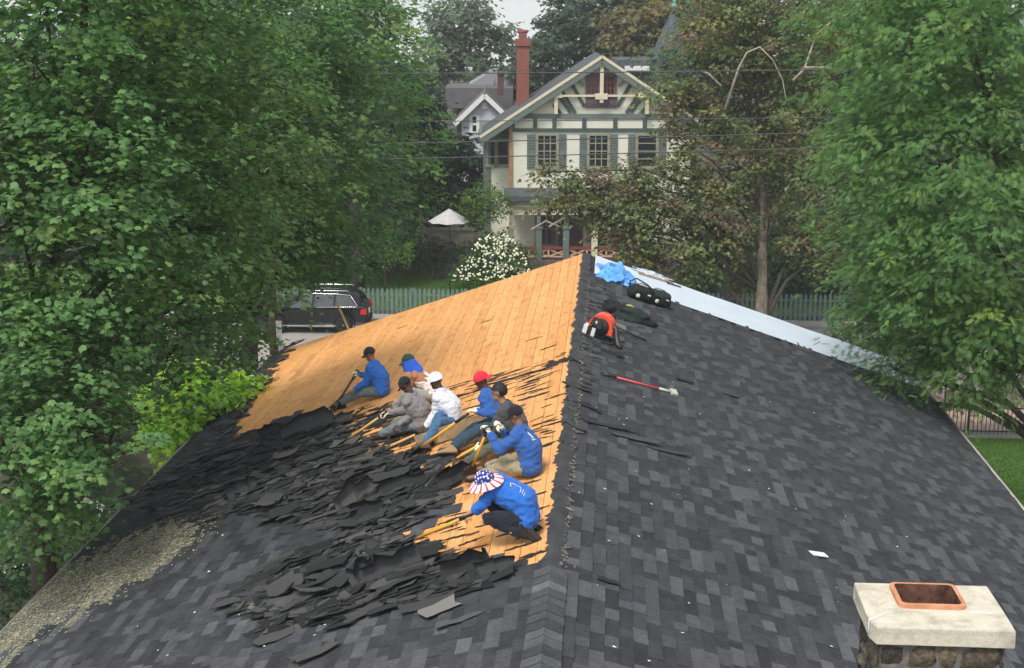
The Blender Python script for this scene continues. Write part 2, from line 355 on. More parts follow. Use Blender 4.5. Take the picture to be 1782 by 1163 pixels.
for side in (-1, 1):
    ns = int(EAVE/EXPO)
    for kx in range(ns+1):
        s0 = kx*EXPO+(.10 if kx == 0 else 0); s1 = min((kx+1)*EXPO, EAVE+.03); y = Y0-random.random()*.3; rz = random.random() < .5
        while y < Y1:
            ln = random.choice(LENS); rz = (not rz) if random.random() < .78 else rz
            yc = y+ln/2; sc = (s0+s1)/2; y += ln
            if yc > Y1-.05: break
            if side == 1 and yc > MEMB_Y+noise.noise((sc*.4, 2, 1))*.05: continue
            if yc > YCAP and s0 < .08 and side == -1: continue
            if yc > YCAP and kx == 0: continue
            if side == -1 and torn(sc, yc): continue
            tone = (random.uniform(.50, .84) if rz else random.uniform(.30, .54))+.1*noise.noise((sc*.5, yc*.3, side*7))
            if side == -1: tone -= max(0, min(.28, (yc-15.5)*.10))*(1 if sc > 2 else .6)      # trampled, dusty field under the heap
            if side == 1: tone = tone*(1-.2*max(0, min(1, (yc-15)/9)))+.2*.42*max(0, min(1, (yc-15)/9))-.04
            TABS[side].append((s0, s1, y-ln, ln, rz, max(0.02, min(1, tone))))
def tab_geo(s0, s1, y0, y1, up):
    h0 = .004+(.006 if up else 0); h1 = .015+(.010 if up else 0); j = .006
    return [(s0-.02, y0, h0), (s0-.02, y1, h0), (s1+random.uniform(-j, j), y1, h1), (s1+random.uniform(-j, j), y0, h1), (s0-.02, y0, -.02), (s0-.02, y1, -.02), (s1, y1, h1-.014), (s1, y0, h1-.014)]
TF = [(0, 3, 2, 1), (3, 7, 6, 2), (0, 4, 7, 3), (1, 2, 6, 5)]
def mossy(side, s, y):
    if side == 1: return 0.0
    return random.uniform(.6, 1.0) if inpoly(s+noise.noise((s*2, y*2, 9))*.3+random.gauss(0, .22), y+noise.noise((s*2, y*2, 3))*.3+random.gauss(0, .22), MOSS) else 0.0
var_me = {}
for side in (-1, 1):
    scored = []
    for i, (s0, s1, y, ln, up, tone) in enumerate(TABS[side]):
        u, v, d = proj(RP(side, (s0+s1)/2, y+ln/2))
        if 0 < u < 1782 and 0 < v < 1163 and not (1470 < u < 1782 and v > 1010) and s0 > .2: scored.append((ln/d/d, i))
    scored.sort(reverse=True); own = {i for _, i in scored[:150]}
    V, Fs, tone_, moss_ = [], [], [], []
    for i, (s0, s1, y, ln, up, tone) in enumerate(TABS[side]):
        mo = mossy(side, (s0+s1)/2, y+ln/2)
        if i in own and not mo:
            tk = (ln, up, round(tone*8)/8, side)
            if tk not in var_me:
                g_ = [(a-s0 if True else a, b_*(1 if side == 1 else 1), c) for a, b_, c in tab_geo(0.0, EXPO, 0.001, ln-.001, up)]
                fs = TF if side == 1 else [tuple(reversed(f)) for f in TF]
                g_ = [(a, -b_, c) if side == 1 else (a, b_, c) for a, b_, c in tab_geo(0.0, EXPO, 0.001, ln-.001, up)]
                # local y of roofmat: +Y on the left slope is -world y; keep a box that starts at the tab's low-y end
                g_ = [(a, (b_ if (roofmat(side, 0, 0).to_3x3() @ Vector((0, 1, 0))).y > 0 else -b_), c) for a, b_, c in [(a, abs(b_), c) for a, b_, c in g_]]
                me = mesh('shingle', g_, TF, MATS['shingle'], attr={'tone': [tk[2]]*4, 'moss': [0]*4})
                bm = bmesh.new(); bm.from_mesh(me); bmesh.ops.recalc_face_normals(bm, faces=bm.faces); bm.to_mesh(me); bm.free()
                var_me[tk] = me
            o = link('shingle', var_me[tk], slope[side]); o.matrix_local = Matrix.Translation((0, 0, 0)) @ roofmat(side, s0, y)
            continue
        G = tab_geo(s0, s1, y+.001, y+ln-.001, up); o_ = len(V)
        V += [RP(side, a, b_, c) for a, b_, c in G]
        Fs += [tuple(o_+q for q in (f if side == 1 else reversed(f))) for f in TF]; tone_ += [tone]*4; moss_ += [mo]*4
    sf = link('shingle_field', mesh('shingle_field', V, Fs, MATS['shingle'], attr={'tone': tone_, 'moss': moss_}), slope[side]); tag(sf, kind='stuff')
# ridge caps: bent pieces lapped along the near part of the ridge
for i in range(int((YCAP-9.5)/.19)):
    y = 9.5+i*.19; b = MB(); t = random.uniform(.6, .95) if random.random() < .75 else random.uniform(.35, .55); wd = .185+random.uniform(-.008, .008)
    pr = [(-1, wd, .030), (-1, .05, .036), (1, .0, .050), (1, .05, .036), (1, wd, .030)]
    V = []
    for (yy, dh) in ((y, .012), (y+.235, -.004)):
        V += [RP(sd, s, yy+random.uniform(-.004, .004), h+dh) if s else Vector((0, yy, RZ+h+dh)) for sd, s, h in pr]
        V += [RP(sd, s, yy, h+dh-.016) if s else Vector((0, yy, RZ+h+dh-.016)) for sd, s, h in pr]
    fs = [(j, j+1, 11+j, 10+j) for j in range(4)]+[(5+j, 6+j, j+1, j) for j in range(4)]+[(0, 10, 15, 5), (4, 9, 19, 14)]
    me = mesh('ridge_cap', V, fs, MATS['shingle'], attr={'tone': [t]*len(fs), 'moss': [0]*len(fs)}); link('ridge_cap', me, hall, HM)
# felt strip left along the stripped ridge, with ragged edges
V, fs = [], []; n = 260
for i in range(n):
    y = YCAP-.1+(Y1-.02-YCAP)*i/(n-1)
    l = .085+.07*noise.noise((1, y*2.2, 0))+.05*noise.noise((2, y*9, 0))+.05*random.random()*(i % 2)
    r_ = .125+.03*noise.noise((5, y*2.5, 0))+.03*random.random()
    V += [RP(-1, max(.04, l), y, .006), RP(-1, .03, y, .018+.004*random.random()), Vector((0, y, RZ+.03)), RP(1, .05, y, .024), RP(1, r_, y, .016+.006*random.random())]
    if i: fs += [((i-1)*5+j, i*5+j, i*5+j+1, (i-1)*5+j+1) for j in range(4)]
link('ridge_felt', mesh('ridge_felt', V, fs, plain('ridge_underlay', (.048, .050, .054), .9, .2, var=.35, scale=4, bump=.5, bscale=30, world=True)), hall, HM)
# white membrane on the far end of the right slope
V, fs = [], []; na, nb = 40, 6
for i in range(na):
    for j in range(nb):
        s = .25+(EAVE+.02-.25)*i/(na-1); y = MEMB_Y-.03+(Y1+.02-MEMB_Y)*j/(nb-1)
        V.append(RP(1, s, y, .014+.012*noise.noise((s*.9, y*.9, 5))+.006))
for i in range(na-1):
    for j in range(nb-1): fs.append((i*nb+j, (i+1)*nb+j, (i+1)*nb+j+1, i*nb+j+1))
link('membrane', mesh('membrane', V, fs, MATS['membrane'], smooth=True), slope[1])
# sheathing boards of the left slope, board by board
PW = .205; rows = {}
for kx in range(int(EAVE/PW)):
    sA, sB = kx*PW, (kx+1)*PW
    ys = [14.2+q*.1 for q in range(200) if any(wood_at(s, 14.2+q*.1) for s in (sA+.02, (sA+sB)/2, sB-.02))]
    if not ys: continue
    y, ye = max(14.0, min(ys)-.5), min(Y1-.01, max(ys)+.5)
    while y < ye-.05:
        ln = random.choice([2.4, 3.0, 3.6, 4.2, 4.8])*random.uniform(.8, 1); yb = min(ye, y+ln)
        if ye-yb < .5: yb = ye
        b = MB(); th = .022; g0 = .0042; dz = random.uniform(-.0025, .0025)
        sq = [RP(-1, s, yy, h) for yy in (y+.003, yb-.003) for s, h in ((sA+g0+.02*0, dz-.002), (sB-g0, dz+.001), (sB-g0, -th), (sA+g0, -th))]
        b.add(sq, [(0, 3, 2, 1), (4, 5, 6, 7), (0, 1, 5, 4), (1, 2, 6, 5), (3, 0, 4, 7)])
        me = b.me('plank', MATS['sheathing'])
        bm = bmesh.new(); bm.from_mesh(me); bmesh.ops.recalc_face_normals(bm, faces=bm.faces); bm.to_mesh(me); bm.free()
        link('plank', me, slope[-1]); y = yb
# scraps of felt still stuck to the boards: ragged streaks that run up the slope
def ragged(n, lx, ly, seed, thick=.004):
    r = random.Random(seed); top = []
    for i in range(n+1):
        t = i/n; e = math.sin(math.pi*min(1, max(0, t)))**.6
        top.append((lx*(t-.5)+r.uniform(-.04, .04)*lx, ly*.5*e*r.uniform(.3, 1.2)))
    bot = [(x+r.uniform(-.03, .03)*lx, -ly*.5*math.sin(math.pi*i/n)**.6*r.uniform(.3, 1.2)) for i, (x, _) in enumerate(top)]
    P = top+list(reversed(bot[1:-1])); m_ = len(P)
    V = [(x, y, thick) for x, y in P]+[(x, y, 0) for x, y in P]
    return mesh('felt_scrap', V, [tuple(range(m_-1, -1, -1))]+[(i, (i+1) % m_, (i+1) % m_+m_, i+m_) for i in range(m_)], MATS['felt_scrap'])
scrap_me = [ragged(9, 1.0, 1.0, q) for q in range(10)]
for me in scrap_me:
    bm = bmesh.new(); bm.from_mesh(me); bmesh.ops.recalc_face_normals(bm, faces=bm.faces); bm.to_mesh(me); bm.free()
def scrap(s, y, lx, ly, yaw=0.0):
    o = link('felt_scrap', random.choice(scrap_me), slope[-1]); o.matrix_local = roofmat(-1, s, y, .003+random.random()*.003, yaw) @ Matrix.Diagonal((lx, ly, 1, 1))
SCR = [onroof(u, v, -1) for u, v in [(585, 720), (700, 690), (870, 650), (985, 610), (975, 760), (950, 980), (760, 990), (680, 960), (760, 900), (760, 820), (600, 790)]]
cnt = 0
while cnt < 190:
    s, y = random.uniform(.2, 5.5), random.uniform(14.2, 25)
    if not (inpoly(s, y, SCR) and wood_at(s, y)): continue
    scrap(s, y, random.uniform(.12, .5), random.uniform(.03, .085), R(random.gauss(0, 13))); cnt += 1
for u, v, lx, ly in [(968, 632, .55, .45), (940, 645, .7, .16), (905, 655, .9, .2), (860, 667, .9, .15), (985, 625, .3, .3), (800, 690, .8, .12), (930, 690, .6, .12), (955, 605, .35, .08), (640, 735, 1.1, .25),
                     (690, 760, .9, .25), (610, 760, .9, .3), (650, 790, .9, .22), (720, 785, .7, .2), (885, 650, .8, .12), (930, 590, .4, .05), (845, 560, .3, .05), (700, 570, .3, .04), (790, 905, .5, .12), (740, 950, .6, .14), (930, 965, .4, .1)]:
    s, y = onroof(u, v, -1); scrap(s, y, lx, ly, R(random.gauss(0, 6)))
# the stone chimney of the same roof
CXm, CYm, CTOP = 3.27, 10.72, CAM.z-4.8
chim = MB(); CB = RZ-3.27*SLOPE-.7; chim.bx(-.475, .475, -.375, .375, CB, CTOP-.15)
chim = chim.build('chimney', MATS['mortar'], hall, HM @ Matrix.Translation((CXm, CYm, 0)))
def stone(face, a0, a1, z0, z1):
    """one rough stone, set proud of the mortar, on face 'f' (towards -y), 'b', 'l' or 'r'"""
    na_, nz_ = 5, 4; V = []; hd = .375 if face in 'fb' else .475; pr = random.uniform(.02, .05); sd = random.random()*50
    for i in range(na_):
        for j in range(nz_):
            ta, tz = i/(na_-1), j/(nz_-1); e = (1-abs(2*ta-1)**5)*(1-abs(2*tz-1)**5)
            a = a0+(a1-a0)*ta+noise.noise((sd, ta*3, tz*3))*.026; z = z0+(z1-z0)*tz+noise.noise((sd+9, ta*3, tz*3))*.024
            o = hd-.01+pr*e**.5+noise.noise((sd+4, ta*4, tz*4))*.014*(1 if e > .01 else 0)
            V.append({'f': (a, -o, z), 'b': (-a, o, z), 'l': (-o, -a, z), 'r': (o, a, z)}[face])
    fs = [(i*nz_+j, (i+1)*nz_+j, (i+1)*nz_+j+1, i*nz_+j+1) for i in range(na_-1) for j in range(nz_-1)]
    link('stone', mesh('stone', V, fs, MATS['chimney_stone'], smooth=True), chim)
for face, hw in (('f', .50), ('l', .40), ('r', .40), ('b', .50)):
    z = CTOP-.155
    while z > CB+.1:
        hh = random.choice([.12, .16, .22, .26]); a = -hw
        while a < hw-.02:
            wd = random.choice([.16, .24, .3, .38]); a1 = min(hw, a+wd)
            if hw-a1 < .1: a1 = hw
            sp_ = random.random() < .3 and hh > .2
            if sp_: stone(face, a+.003, a1-.003, z-hh*.49, z-.002); stone(face, a+.003, a1-.003, z-hh+.002, z-hh*.51)
            else: stone(face, a+.003, a1-.003, z-hh+.002, z-.002)
            a = a1
        z -= hh
# its concrete cap in two pours with a seam, and the clay flue
def capslab(poly, z0, z1, name):
    me = MB().add([(x, y, z) for z in (z0, z1) for x, y in poly], [tuple(range(len(poly)-1, -1, -1)), tuple(range(len(poly), 2*len(poly)))]+[(i, (i+1) % len(poly), (i+1) % len(poly)+len(poly), i+len(poly)) for i in range(len(poly))]).me(name, MATS['concrete_cap'])
    bm = bmesh.new(); bm.from_mesh(me); bmesh.ops.bevel(bm, geom=[e for e in bm.edges], offset=.006, segments=2, affect='EDGES')
    bm.to_mesh(me); ob = bpy.data.objects.new('src', me); COL.objects.link(ob); ct = MB().bx(fx0+.02, fx1-.02, fy0+.02, fy1-.02, CTOP-.14, CTOP+.3).build('cut', []); md = ob.modifiers.new('b', 'BOOLEAN'); md.operation = 'DIFFERENCE'; md.object = ct; md.solver = 'EXACT'
    me2 = bpy.data.meshes.new_from_object(ob.evaluated_get(bpy.context.evaluated_depsgraph_get())); bpy.data.objects.remove(ob); bpy.data.objects.remove(ct); me = me2; me.name = name; bm.clear(); bm.from_mesh(me)
    bmesh.ops.triangulate(bm, faces=[f for f in bm.faces if len(f.verts) > 4])
    bmesh.ops.subdivide_edges(bm, edges=[e for e in bm.edges if e.calc_length() > .12], cuts=2)
    for v in bm.verts: v.co += Vector((noise.noise(v.co*6), noise.noise(v.co*6+Vector((5, 0, 0))), noise.noise(v.co*5+Vector((0, 7, 0)))))*.006
    bm.to_mesh(me); bm.free(); return link(name, me, chim)
x0, x1, y0_, y1_ = -.56, .56, -.43, .45; fx0, fx1, fy0, fy1 = -.28, .27, -.06, .40
capslab([(x0, y0_+.12), (x0+.04, y0_), (x1, y0_), (x1, y1_), (x0, y1_)], CTOP-.15, CTOP, 'cap_slab')
sm = MB(); sm.tube([(x0-.001, y0_+.14, CTOP-.14), (x0-.001, y0_+.14, CTOP+.001), (fx0-.02, fy0-.02, CTOP+.002)], .006, 6); sm.build('mortar_seam', MATS['white_paint'], chim); sm = MB(); sm.tube([(fx1+.02, fy0-.02, CTOP+.001), (fx1+.2, fy0-.04, CTOP+.001)], .006, 6)
sm.build('mortar_seam', MATS['white_paint'], chim)
def rrect(a, b, c, d, r, n=4):
    P = []
    for cx, cy, q in ((b-r, c+r, -90), (b-r, d-r, 0), (a+r, d-r, 90), (a+r, c+r, 180)):
        P += [(cx+r*math.cos(R(q+90*i/n)), cy+r*math.sin(R(q+90*i/n))) for i in range(n+1)]
    return P
O, I = rrect(fx0, fx1, fy0, fy1, .06), rrect(fx0+.035, fx1-.035, fy0+.035, fy1-.035, .04); n = len(O)
V = [(x, y, CTOP-.01) for x, y in O]+[(x, y, CTOP+.034) for x, y in O]+[(x, y, CTOP+.036) for x, y in I]
fl = MB().add(V, [(i, (i+1) % n, (i+1) % n+n, i+n) for i in range(n)]+[(i+n, (i+1) % n+n, (i+1) % n+2*n, i+2*n) for i in range(n)])
fl.add([(x, y, CTOP+.036) for x, y in I]+[(x, y, CTOP-.138) for x, y in I]+[(x, y, CTOP-.137) for x, y in I], [(i, (i+1) % n, (i+1) % n+n, i+n) for i in range(n)]+[tuple(range(2*n, 3*n))], 1)
fl.build('flue_liner', [MATS['flue_clay'], MATS['flue_soot']], chim)
# ------------------------------------------------------------------ loose torn shingles
def torn_mesh(lx, ly, seed, curl=0.0, nx=4, ny=2, toned=None):
    r = random.Random(seed); V = []; n = (nx+1)*(ny+1)
    for i in range(nx+1):
        for j in range(ny+1):
            x = lx*(i/nx-.5); y = ly*(j/ny-.5); e = (i in (0, nx))*1.0+(j in (0, ny))*.8
            x += r.uniform(-.05, .05)*lx*e; y += r.uniform(-.13, .13)*ly*e
            t = x/lx; z = curl*lx*(t*t*1.6+.25*t*(y/ly))+r.uniform(-.006, .006)
            V.append((x, y, z))
    V += [(x, y, z-.006) for x, y, z in V[:n]]
    idx = lambda i, j: i*(ny+1)+j
    top = [(idx(i, j), idx(i+1, j), idx(i+1, j+1), idx(i, j+1)) for i in range(nx) for j in range(ny)]
    bot = [tuple(q+n for q in reversed(f)) for f in top]
    ring = [idx(i, 0) for i in range(nx)]+[idx(nx, j) for j in range(ny)]+[idx(i, ny) for i in range(nx, 0, -1)]+[idx(0, j) for j in range(ny, 0, -1)]
    sd = [(ring[q], ring[q-1], ring[q-1]+n, ring[q]+n) for q in range(len(ring))]
    return V, top, bot, sd
TM = []
for q in range(22):
    lx, ly = random.choice([(.3, .14), (.42, .16), (.55, .2), (.36, .26), (.7, .22), (.9, .26), (.6, .32), (.24, .18)])
    V, a_, b_, c_ = torn_mesh(lx, ly, q+3, random.choice([0, .03, -.03, .06, .1]))
    tn = random.Random(q).uniform(.1, .6)
    TM.append(mesh('torn_shingle', V, a_+b_+c_, [MATS['torn_shingle'], MATS['asphalt_back']], [0]*len(a_)+[1]*(len(b_)+len(c_)), attr={'tone': [tn]*(len(a_)+len(b_)+len(c_))}))
HEAPS = [  # (outline in the photograph, pieces, height of the heap)
    ([(400, 772), (470, 745), (585, 725), (600, 790), (700, 800), (760, 815), (770, 860), (750, 900), (690, 925), (600, 920), (520, 905), (430, 880), (330, 850), (300, 830), (350, 790)], 1900, .085),
    ([(540, 960), (680, 935), (690, 965), (750, 985), (790, 992), (880, 990), (860, 1008), (770, 1025), (690, 1050), (580, 1080), (480, 1085), (420, 1050), (450, 1010)], 1000, .08),
    ([(230, 870), (330, 800), (420, 712), (495, 612), (520, 590), (470, 655), (425, 720), (400, 768), (330, 850), (400, 900), (360, 915), (280, 905)], 380, .03),
    ([(590, 730), (690, 700), (760, 770), (690, 800), (600, 790)], 70, .02),
    ([(1020, 470), (1060, 500), (1080, 600), (1040, 640), (1000, 780), (985, 800), (995, 640), (1012, 560)], 60, .02),
]
pieces = []
rr = random.Random(21)
for hi, (P, cnt, hh) in enumerate(HEAPS):
    sd = 1 if hi == 4 else -1; Q = [onroof(u, v, sd) for u, v in P]
    xs, ys = [q[0] for q in Q], [q[1] for q in Q]; k_ = 0
    while k_ < cnt:
        s, y = rr.uniform(min(xs), max(xs)), rr.uniform(min(ys), max(ys))
        if not inpoly(s, y, Q): continue
        if hi < 2: s += rr.gauss(0, .16); y += rr.gauss(0, .2)
        k_ += 1
        clump = .5+.9*noise.noise((s*1.3, y*1.3, hi*3.0)); h = .02+hh*max(0.05, clump)*rr.random()
        edge = 0
        tilt = rr.gauss(0, 5 if hi < 2 else 4); roll = rr.gauss(0, 8 if hi < 2 else 5)
        M_ = roofmat(sd, s, y, h, R(rr.gauss(0, 17))) @ Matrix.Rotation(R(tilt), 4, 'Y') @ Matrix.Rotation(R(roll), 4, 'X') @ Matrix.Scale(rr.uniform(.24, .95), 4)
        me = rr.choice(TM); u, v, d = proj(M_.translation)
        pieces.append((h/hh*.4+rr.random()+6.0/d if (0 < u < 1782 and v < 1163 and hi != 2) else 0, M_, me, hi))
pieces.sort(key=lambda q: -q[0])
hl = {0: ('torn black shingle in the heap below the seated workers', 'torn shingles heaped below the seated workers'), 1: ('torn grey shingle in the heap nearest the flag hat worker', 'torn shingles heaped before the flag hat worker'),
      3: ('ripped shingle strip lying on the bare boards among the workers', 'ripped strips among the workers'), 4: ('ripped shingle strip lying beside the ridge near the blower', 'ripped strips along the ridge')}
Vs, Fs, mi_, tn_ = [], [], [], []; off = 0
for q, (_, M_, me, hi) in enumerate(pieces):
    if q < 300 and hi in hl:
        o = link('torn_shingle', me, None, M_); tag(o, hl[hi][0], 'shingle', hl[hi][1]); continue
    t = [v.co for v in me.vertices]; Vs += [M_ @ v for v in t]
    tv = random.uniform(.05, .8) if random.random() < .85 else random.uniform(.8, 1)
    for p in me.polygons: Fs.append(tuple(off+i for i in p.vertices)); mi_.append(p.material_index); tn_.append(tv)
    off += len(t)
o = link('shingle_debris', mesh('shingle_debris', Vs, Fs, [MATS['torn_shingle'], MATS['asphalt_back']], mi_, attr={'tone': tn_}))
tag(o, 'mass of ripped up shingle scraps strewn over the left slope', 'debris', kind='stuff')
# crumbs and pale flakes on the shingles
def flakes(name, gen, n, size, mat, label):
    V, Fq = [], []
    for q in range(n):
        sd, s, y, h = gen(); M_ = roofmat(sd, s, y, h, random.random()*6.28); a = size*random.uniform(.4, 1.3); b_ = a*random.uniform(.25, .7); o_ = len(V)
        V += [M_ @ Vector(p) for p in ((-a, -b_*.7, 0), (a*.8, -b_, .004), (a, b_*.6, .002), (-a*.7, b_, .006))]; Fq.append((o_, o_+1, o_+2, o_+3))
    tag(link(name, mesh(name, V, Fq, mat)), label, 'debris', kind='stuff')
flakes('pale_flakes', lambda: (1, random.uniform(.15, 6.8) if random.random() < .6 else random.uniform(.2, 2.2), random.uniform(11.5, 27), .026), 75, .018, MATS['white_paint'], 'small pale chips scattered over the right roof slope')
flakes('pale_flakes', lambda: (-1, random.uniform(.5, 6), random.uniform(12.5, 20), .03), 30, .024, MATS['white_paint'], 'few pale chips scattered on the left roof slope')
flakes('ridge_chips', lambda: (1, .14+random.gauss(0, .02), random.uniform(14.2, 31), .025), 420, .026, plain('old_adhesive', (.20, .175, .14), .9, .2, var=.4, world=True), 'line of old nail heads and tan chips beside the ridge')
def mossy_pt():
    while True:
        s, y = random.uniform(5.5, 8.4), random.uniform(15, 21)
        if inpoly(s+random.gauss(0, .28), y+random.gauss(0, .28), MOSS) and s < 8.38: return (-1, s, y, .026)
flakes('lichen_crumbs', mossy_pt, 2600, .022, plain('lichen', (.36, .345, .24), .95, .1, var=.35, scale=9, world=True), 'pale crumbly lichen crust along the left eave')
# bigger sheets folded up out of the heaps: black backs towards us
def folded(u, v, wdt, hgt, lean, yaw, label, seed, curl=.5):
    """a stiff sheet bent up out of the slope: it stands, then creases over; wdt along the slope, hgt out of it"""
    r = random.Random(seed); nx = 6; s, y = onroof(u, v, -1); V = []
    rows = [(0, 0), (.45, lean), (.8, lean+.25), (1.0, lean+1.0), (1.25, lean+1.5)]
    for i in range(nx+1):
        t = i/nx-.5; k1 = 1-.5*abs(t)**1.5+r.uniform(-.22, .22); x0 = wdt*t; py, pz, pl = 0.0, -.01, 0.0; sh = r.uniform(-.03, .03)
        for q, (l, a) in enumerate(rows):
            d = (l-pl)*hgt*k1; pl = l; py += d*math.sin(a); pz += d*math.cos(a); V.append((x0+sh*q*.5+r.uniform(-.012, .012), py+.03*math.sin(i*1.9+seed), pz))
    m_ = len(rows); n = len(V); V += [(x, y_+.008, z-.004) for x, y_, z in V]
    top = [(i*m_+q, (i+1)*m_+q, (i+1)*m_+q+1, i*m_+q+1) for i in range(nx) for q in range(m_-1)]; bk = [tuple(q+n for q in reversed(f)) for f in top]
    me = mesh('folded_shingle_sheet', V, top+bk, [MATS['torn_shingle'], MATS['asphalt_back']], [1 if q % (m_-1) < 2 else q % 2 for q in range(len(top))]+[0]*len(bk), attr={'tone': [.45]*(2*len(top))})
    tag(link('folded_shingle_sheet', me, None, roofmat(-1, s, y, .04, yaw)), label, 'shingle', 'folded shingle sheets standing in the heaps')
FS = [(540, 752, 1.25, .42, -.5, .1, 'widest black sheet folded up at the lower edge of the bare boards'),
      (470, 757, .5, .2, -.6, .3, 'small black flap curling beside the tip of the bare boards'),
      (622, 878, .75, .42, -.3, .5, 'black sheet standing in the middle of the upper heap'),
      (640, 900, .6, .25, -.7, -.2, 'dark curled sheet lying just below the middle of the heap'),
      (425, 862, .6, .32, -.4, .5, 'pointed black flap standing alone near the lichen strip'),
      (690, 1005, .85, .38, -.35, .2, 'black folded sheet at the blade of the flag hat worker'),
      (640, 1012, .5, .32, -.5, .8, 'curled dark sheet beside the shovel blade heap'),
      (815, 1000, .72, .36, -.25, -.1, 'black rolled sheet in front of the kneeling worker'),
      (860, 1003, .55, .2, -.9, -.2, 'low black flap under the knees of the kneeling worker'),
      (700, 855, .9, .22, -1.0, .15, 'long grey strip arched over the heap'),
      (800, 842, .7, .34, -.3, .3, 'crumpled black sheet between two workers boots'),
      (600, 735, .4, .2, -.5, .2, 'black flap lifted by the worker farthest away')]
for i, (u, v, a_, b_, c_, d_, lb) in enumerate(FS): folded(u, v, a_*.85, b_*.8, c_, d_, lb, i*3.7+1)
rq = random.Random(8)
for i in range(16):
    u, v = (rq.uniform(430, 740), rq.uniform(800, 905)) if i < 9 else (rq.uniform(500, 800), rq.uniform(960, 1050)); s, y = onroof(u, v, -1); V, a_, b_, c_ = torn_mesh(rq.uniform(.42, .75), rq.uniform(.2, .34), i+70, rq.choice([.12, .2, -.15]), 7, 4); tn = rq.uniform(.2, .62)
    me = mesh('crumpled_sheet', V, a_+b_+c_, [MATS['torn_shingle'], MATS['asphalt_back']], [0]*len(a_)+[1]*(len(b_)+len(c_)), attr={'tone': [tn]*(len(a_)+len(b_)+len(c_))})
    tag(link('crumpled_sheet', me, None, roofmat(-1, s, y, .13, R(rq.gauss(0, 25))) @ Matrix.Rotation(R(rq.gauss(0, 9)), 4, 'X')), 'wide curled shingle sheet lying on top of the torn heap', 'shingle', 'wide curled sheets on the heaps')
# a few single loose shingles lying apart
def loose(u, v, side, lx, ly, yaw, label, curl=.06, tone=.6):
    s, y = onroof(u, v, side); V, a_, b_, c_ = torn_mesh(lx, ly, u, curl)
    me = mesh('loose_shingle', V, a_+b_+c_, [MATS['torn_shingle'], MATS['asphalt_back']], [0]*len(a_)+[1]*(len(b_)+len(c_)), attr={'tone': [tone]*(len(a_)+len(b_)+len(c_))})
    tag(link('loose_shingle', me, None, roofmat(side, s, y, .04+abs(curl)*lx*.2, yaw) @ Matrix.Rotation(R(-4), 4, 'Y')), label, 'shingle')
loose(765, 1066, -1, .42, .3, .4, 'tan backed loose shingle lying alone on the near left slope', .1, 1.0)
loose(800, 1085, -1, .5, .12, .3, 'narrow grey strip just below the tan backed shingle', .05, .7)
loose(480, 1113, -1, .5, .3, .5, 'pale rectangle of shingle with a white label at the heap bottom', .04, .8)
loose(552, 1143, -1, .5, .2, .6, 'brownish broken shingle at the bottom edge of the picture', .12, 1.0)
loose(1190, 665, 1, .32, .16, .1, 'small dark shingle flap beside the red handled tool', .12, .2)
loose(1058, 1016, 1, .25, .09, -.1, 'thin dark shingle sliver on the near right slope', .03, .1)
loose(1060, 745, 1, .8, .14, .25, 'long ripped strip crossing the ridge edge, upper one', .05, .4)
loose(1105, 768, 1, .75, .12, .2, 'long ripped strip crossing the ridge edge, lower one', .05, .5)
loose(1165, 790, 1, .7, .12, .25, 'grey ripped strip with a pale chip on the right slope', .04, .6)
loose(1270, 690, 1, .35, .12, .1, 'short grey strip on the upper right slope', .05, .4)
b = MB(); b.box((0, 0, .01), (.26, .12, .012)); s, y = onroof(1423, 969, 1); tag(b.build('cardboard_piece', MATS['white_paint'], None, roofmat(1, s, y, .03, .5)), 'pale flat rectangle lying alone on the right slope', 'scrap')

# ------------------------------------------------------------------ gear on the right slope
def crumple(name, u, v, side, lx, ly, hgt, seed, mat, label, cat, n=44, folds=3.2, yaw=0.0):
    """a crumpled sheet: a plane thrown into sharp folds, resting on the slope"""
    s, y = onroof(u, v, side); V = []
    for i in range(n+1):
        for j in range(n+1):
            a, c = i/n*2-1, j/n*2-1; rr_ = max(abs(a), abs(c)); rad = math.hypot(a, c)
            p = Vector((a*folds, c*folds, seed)); n1 = 1-1.6*abs(noise.noise(p)); n2 = 1-1.6*abs(noise.noise(p*2.1+Vector((7, 3, 0)))); n3 = noise.noise(p*1.1+Vector((2, 9, 4)))
            h = hgt*max(0, 1-rad**2.2)*(.30+.75*n1+.40*n2+.5*n3)+.012*n2
            wx = .22*noise.noise(p*1.5+Vector((0, 0, 20))); wy = .22*noise.noise(p*1.5+Vector((0, 0, 40))); sc = .78+.35*noise.noise((a*1.6, c*1.6, seed+5))
            V.append((lx*(a*sc+wx), ly*(c*sc+wy), max(.014, h+.012)))
    Fq = [(i*(n+1)+j, (i+1)*(n+1)+j, (i+1)*(n+1)+j+1, i*(n+1)+j+1) for i in range(n) for j in range(n)]
    o = link(name, mesh(name, V, Fq, mat, smooth=True), None, roofmat(side, s, y, .01, yaw)); return tag(o, label, cat)
k = NT('tarp').set(.38, .5); P_ = k.pos(); k.color(k.ramp(k.noise(P_, 2.5, 4), [(.3, (.075, .30, .72)), (.7, (.16, .44, .86))])); k.bump(k.noise(P_, 26, 4), .5, .02)
crumple('tarp', 1070, 482, 1, .58, 1.05, .21, 3.3, MATS['tarp'], 'crumpled bright blue tarp heaped at the far end of the ridge', 'tarp', 70, 2.6)
MATS['clear_film'] = plain('clear_film', (.55, .60, .66), .25, .5, var=.15, scale=7, bump=.3, bscale=20, world=True)
crumple('plastic_film', 1135, 480, 1, .6, .3, .05, 8.1, MATS['clear_film'], 'crinkled clear plastic strip trailing from the blue tarp', 'plastic', 30, 4.0)
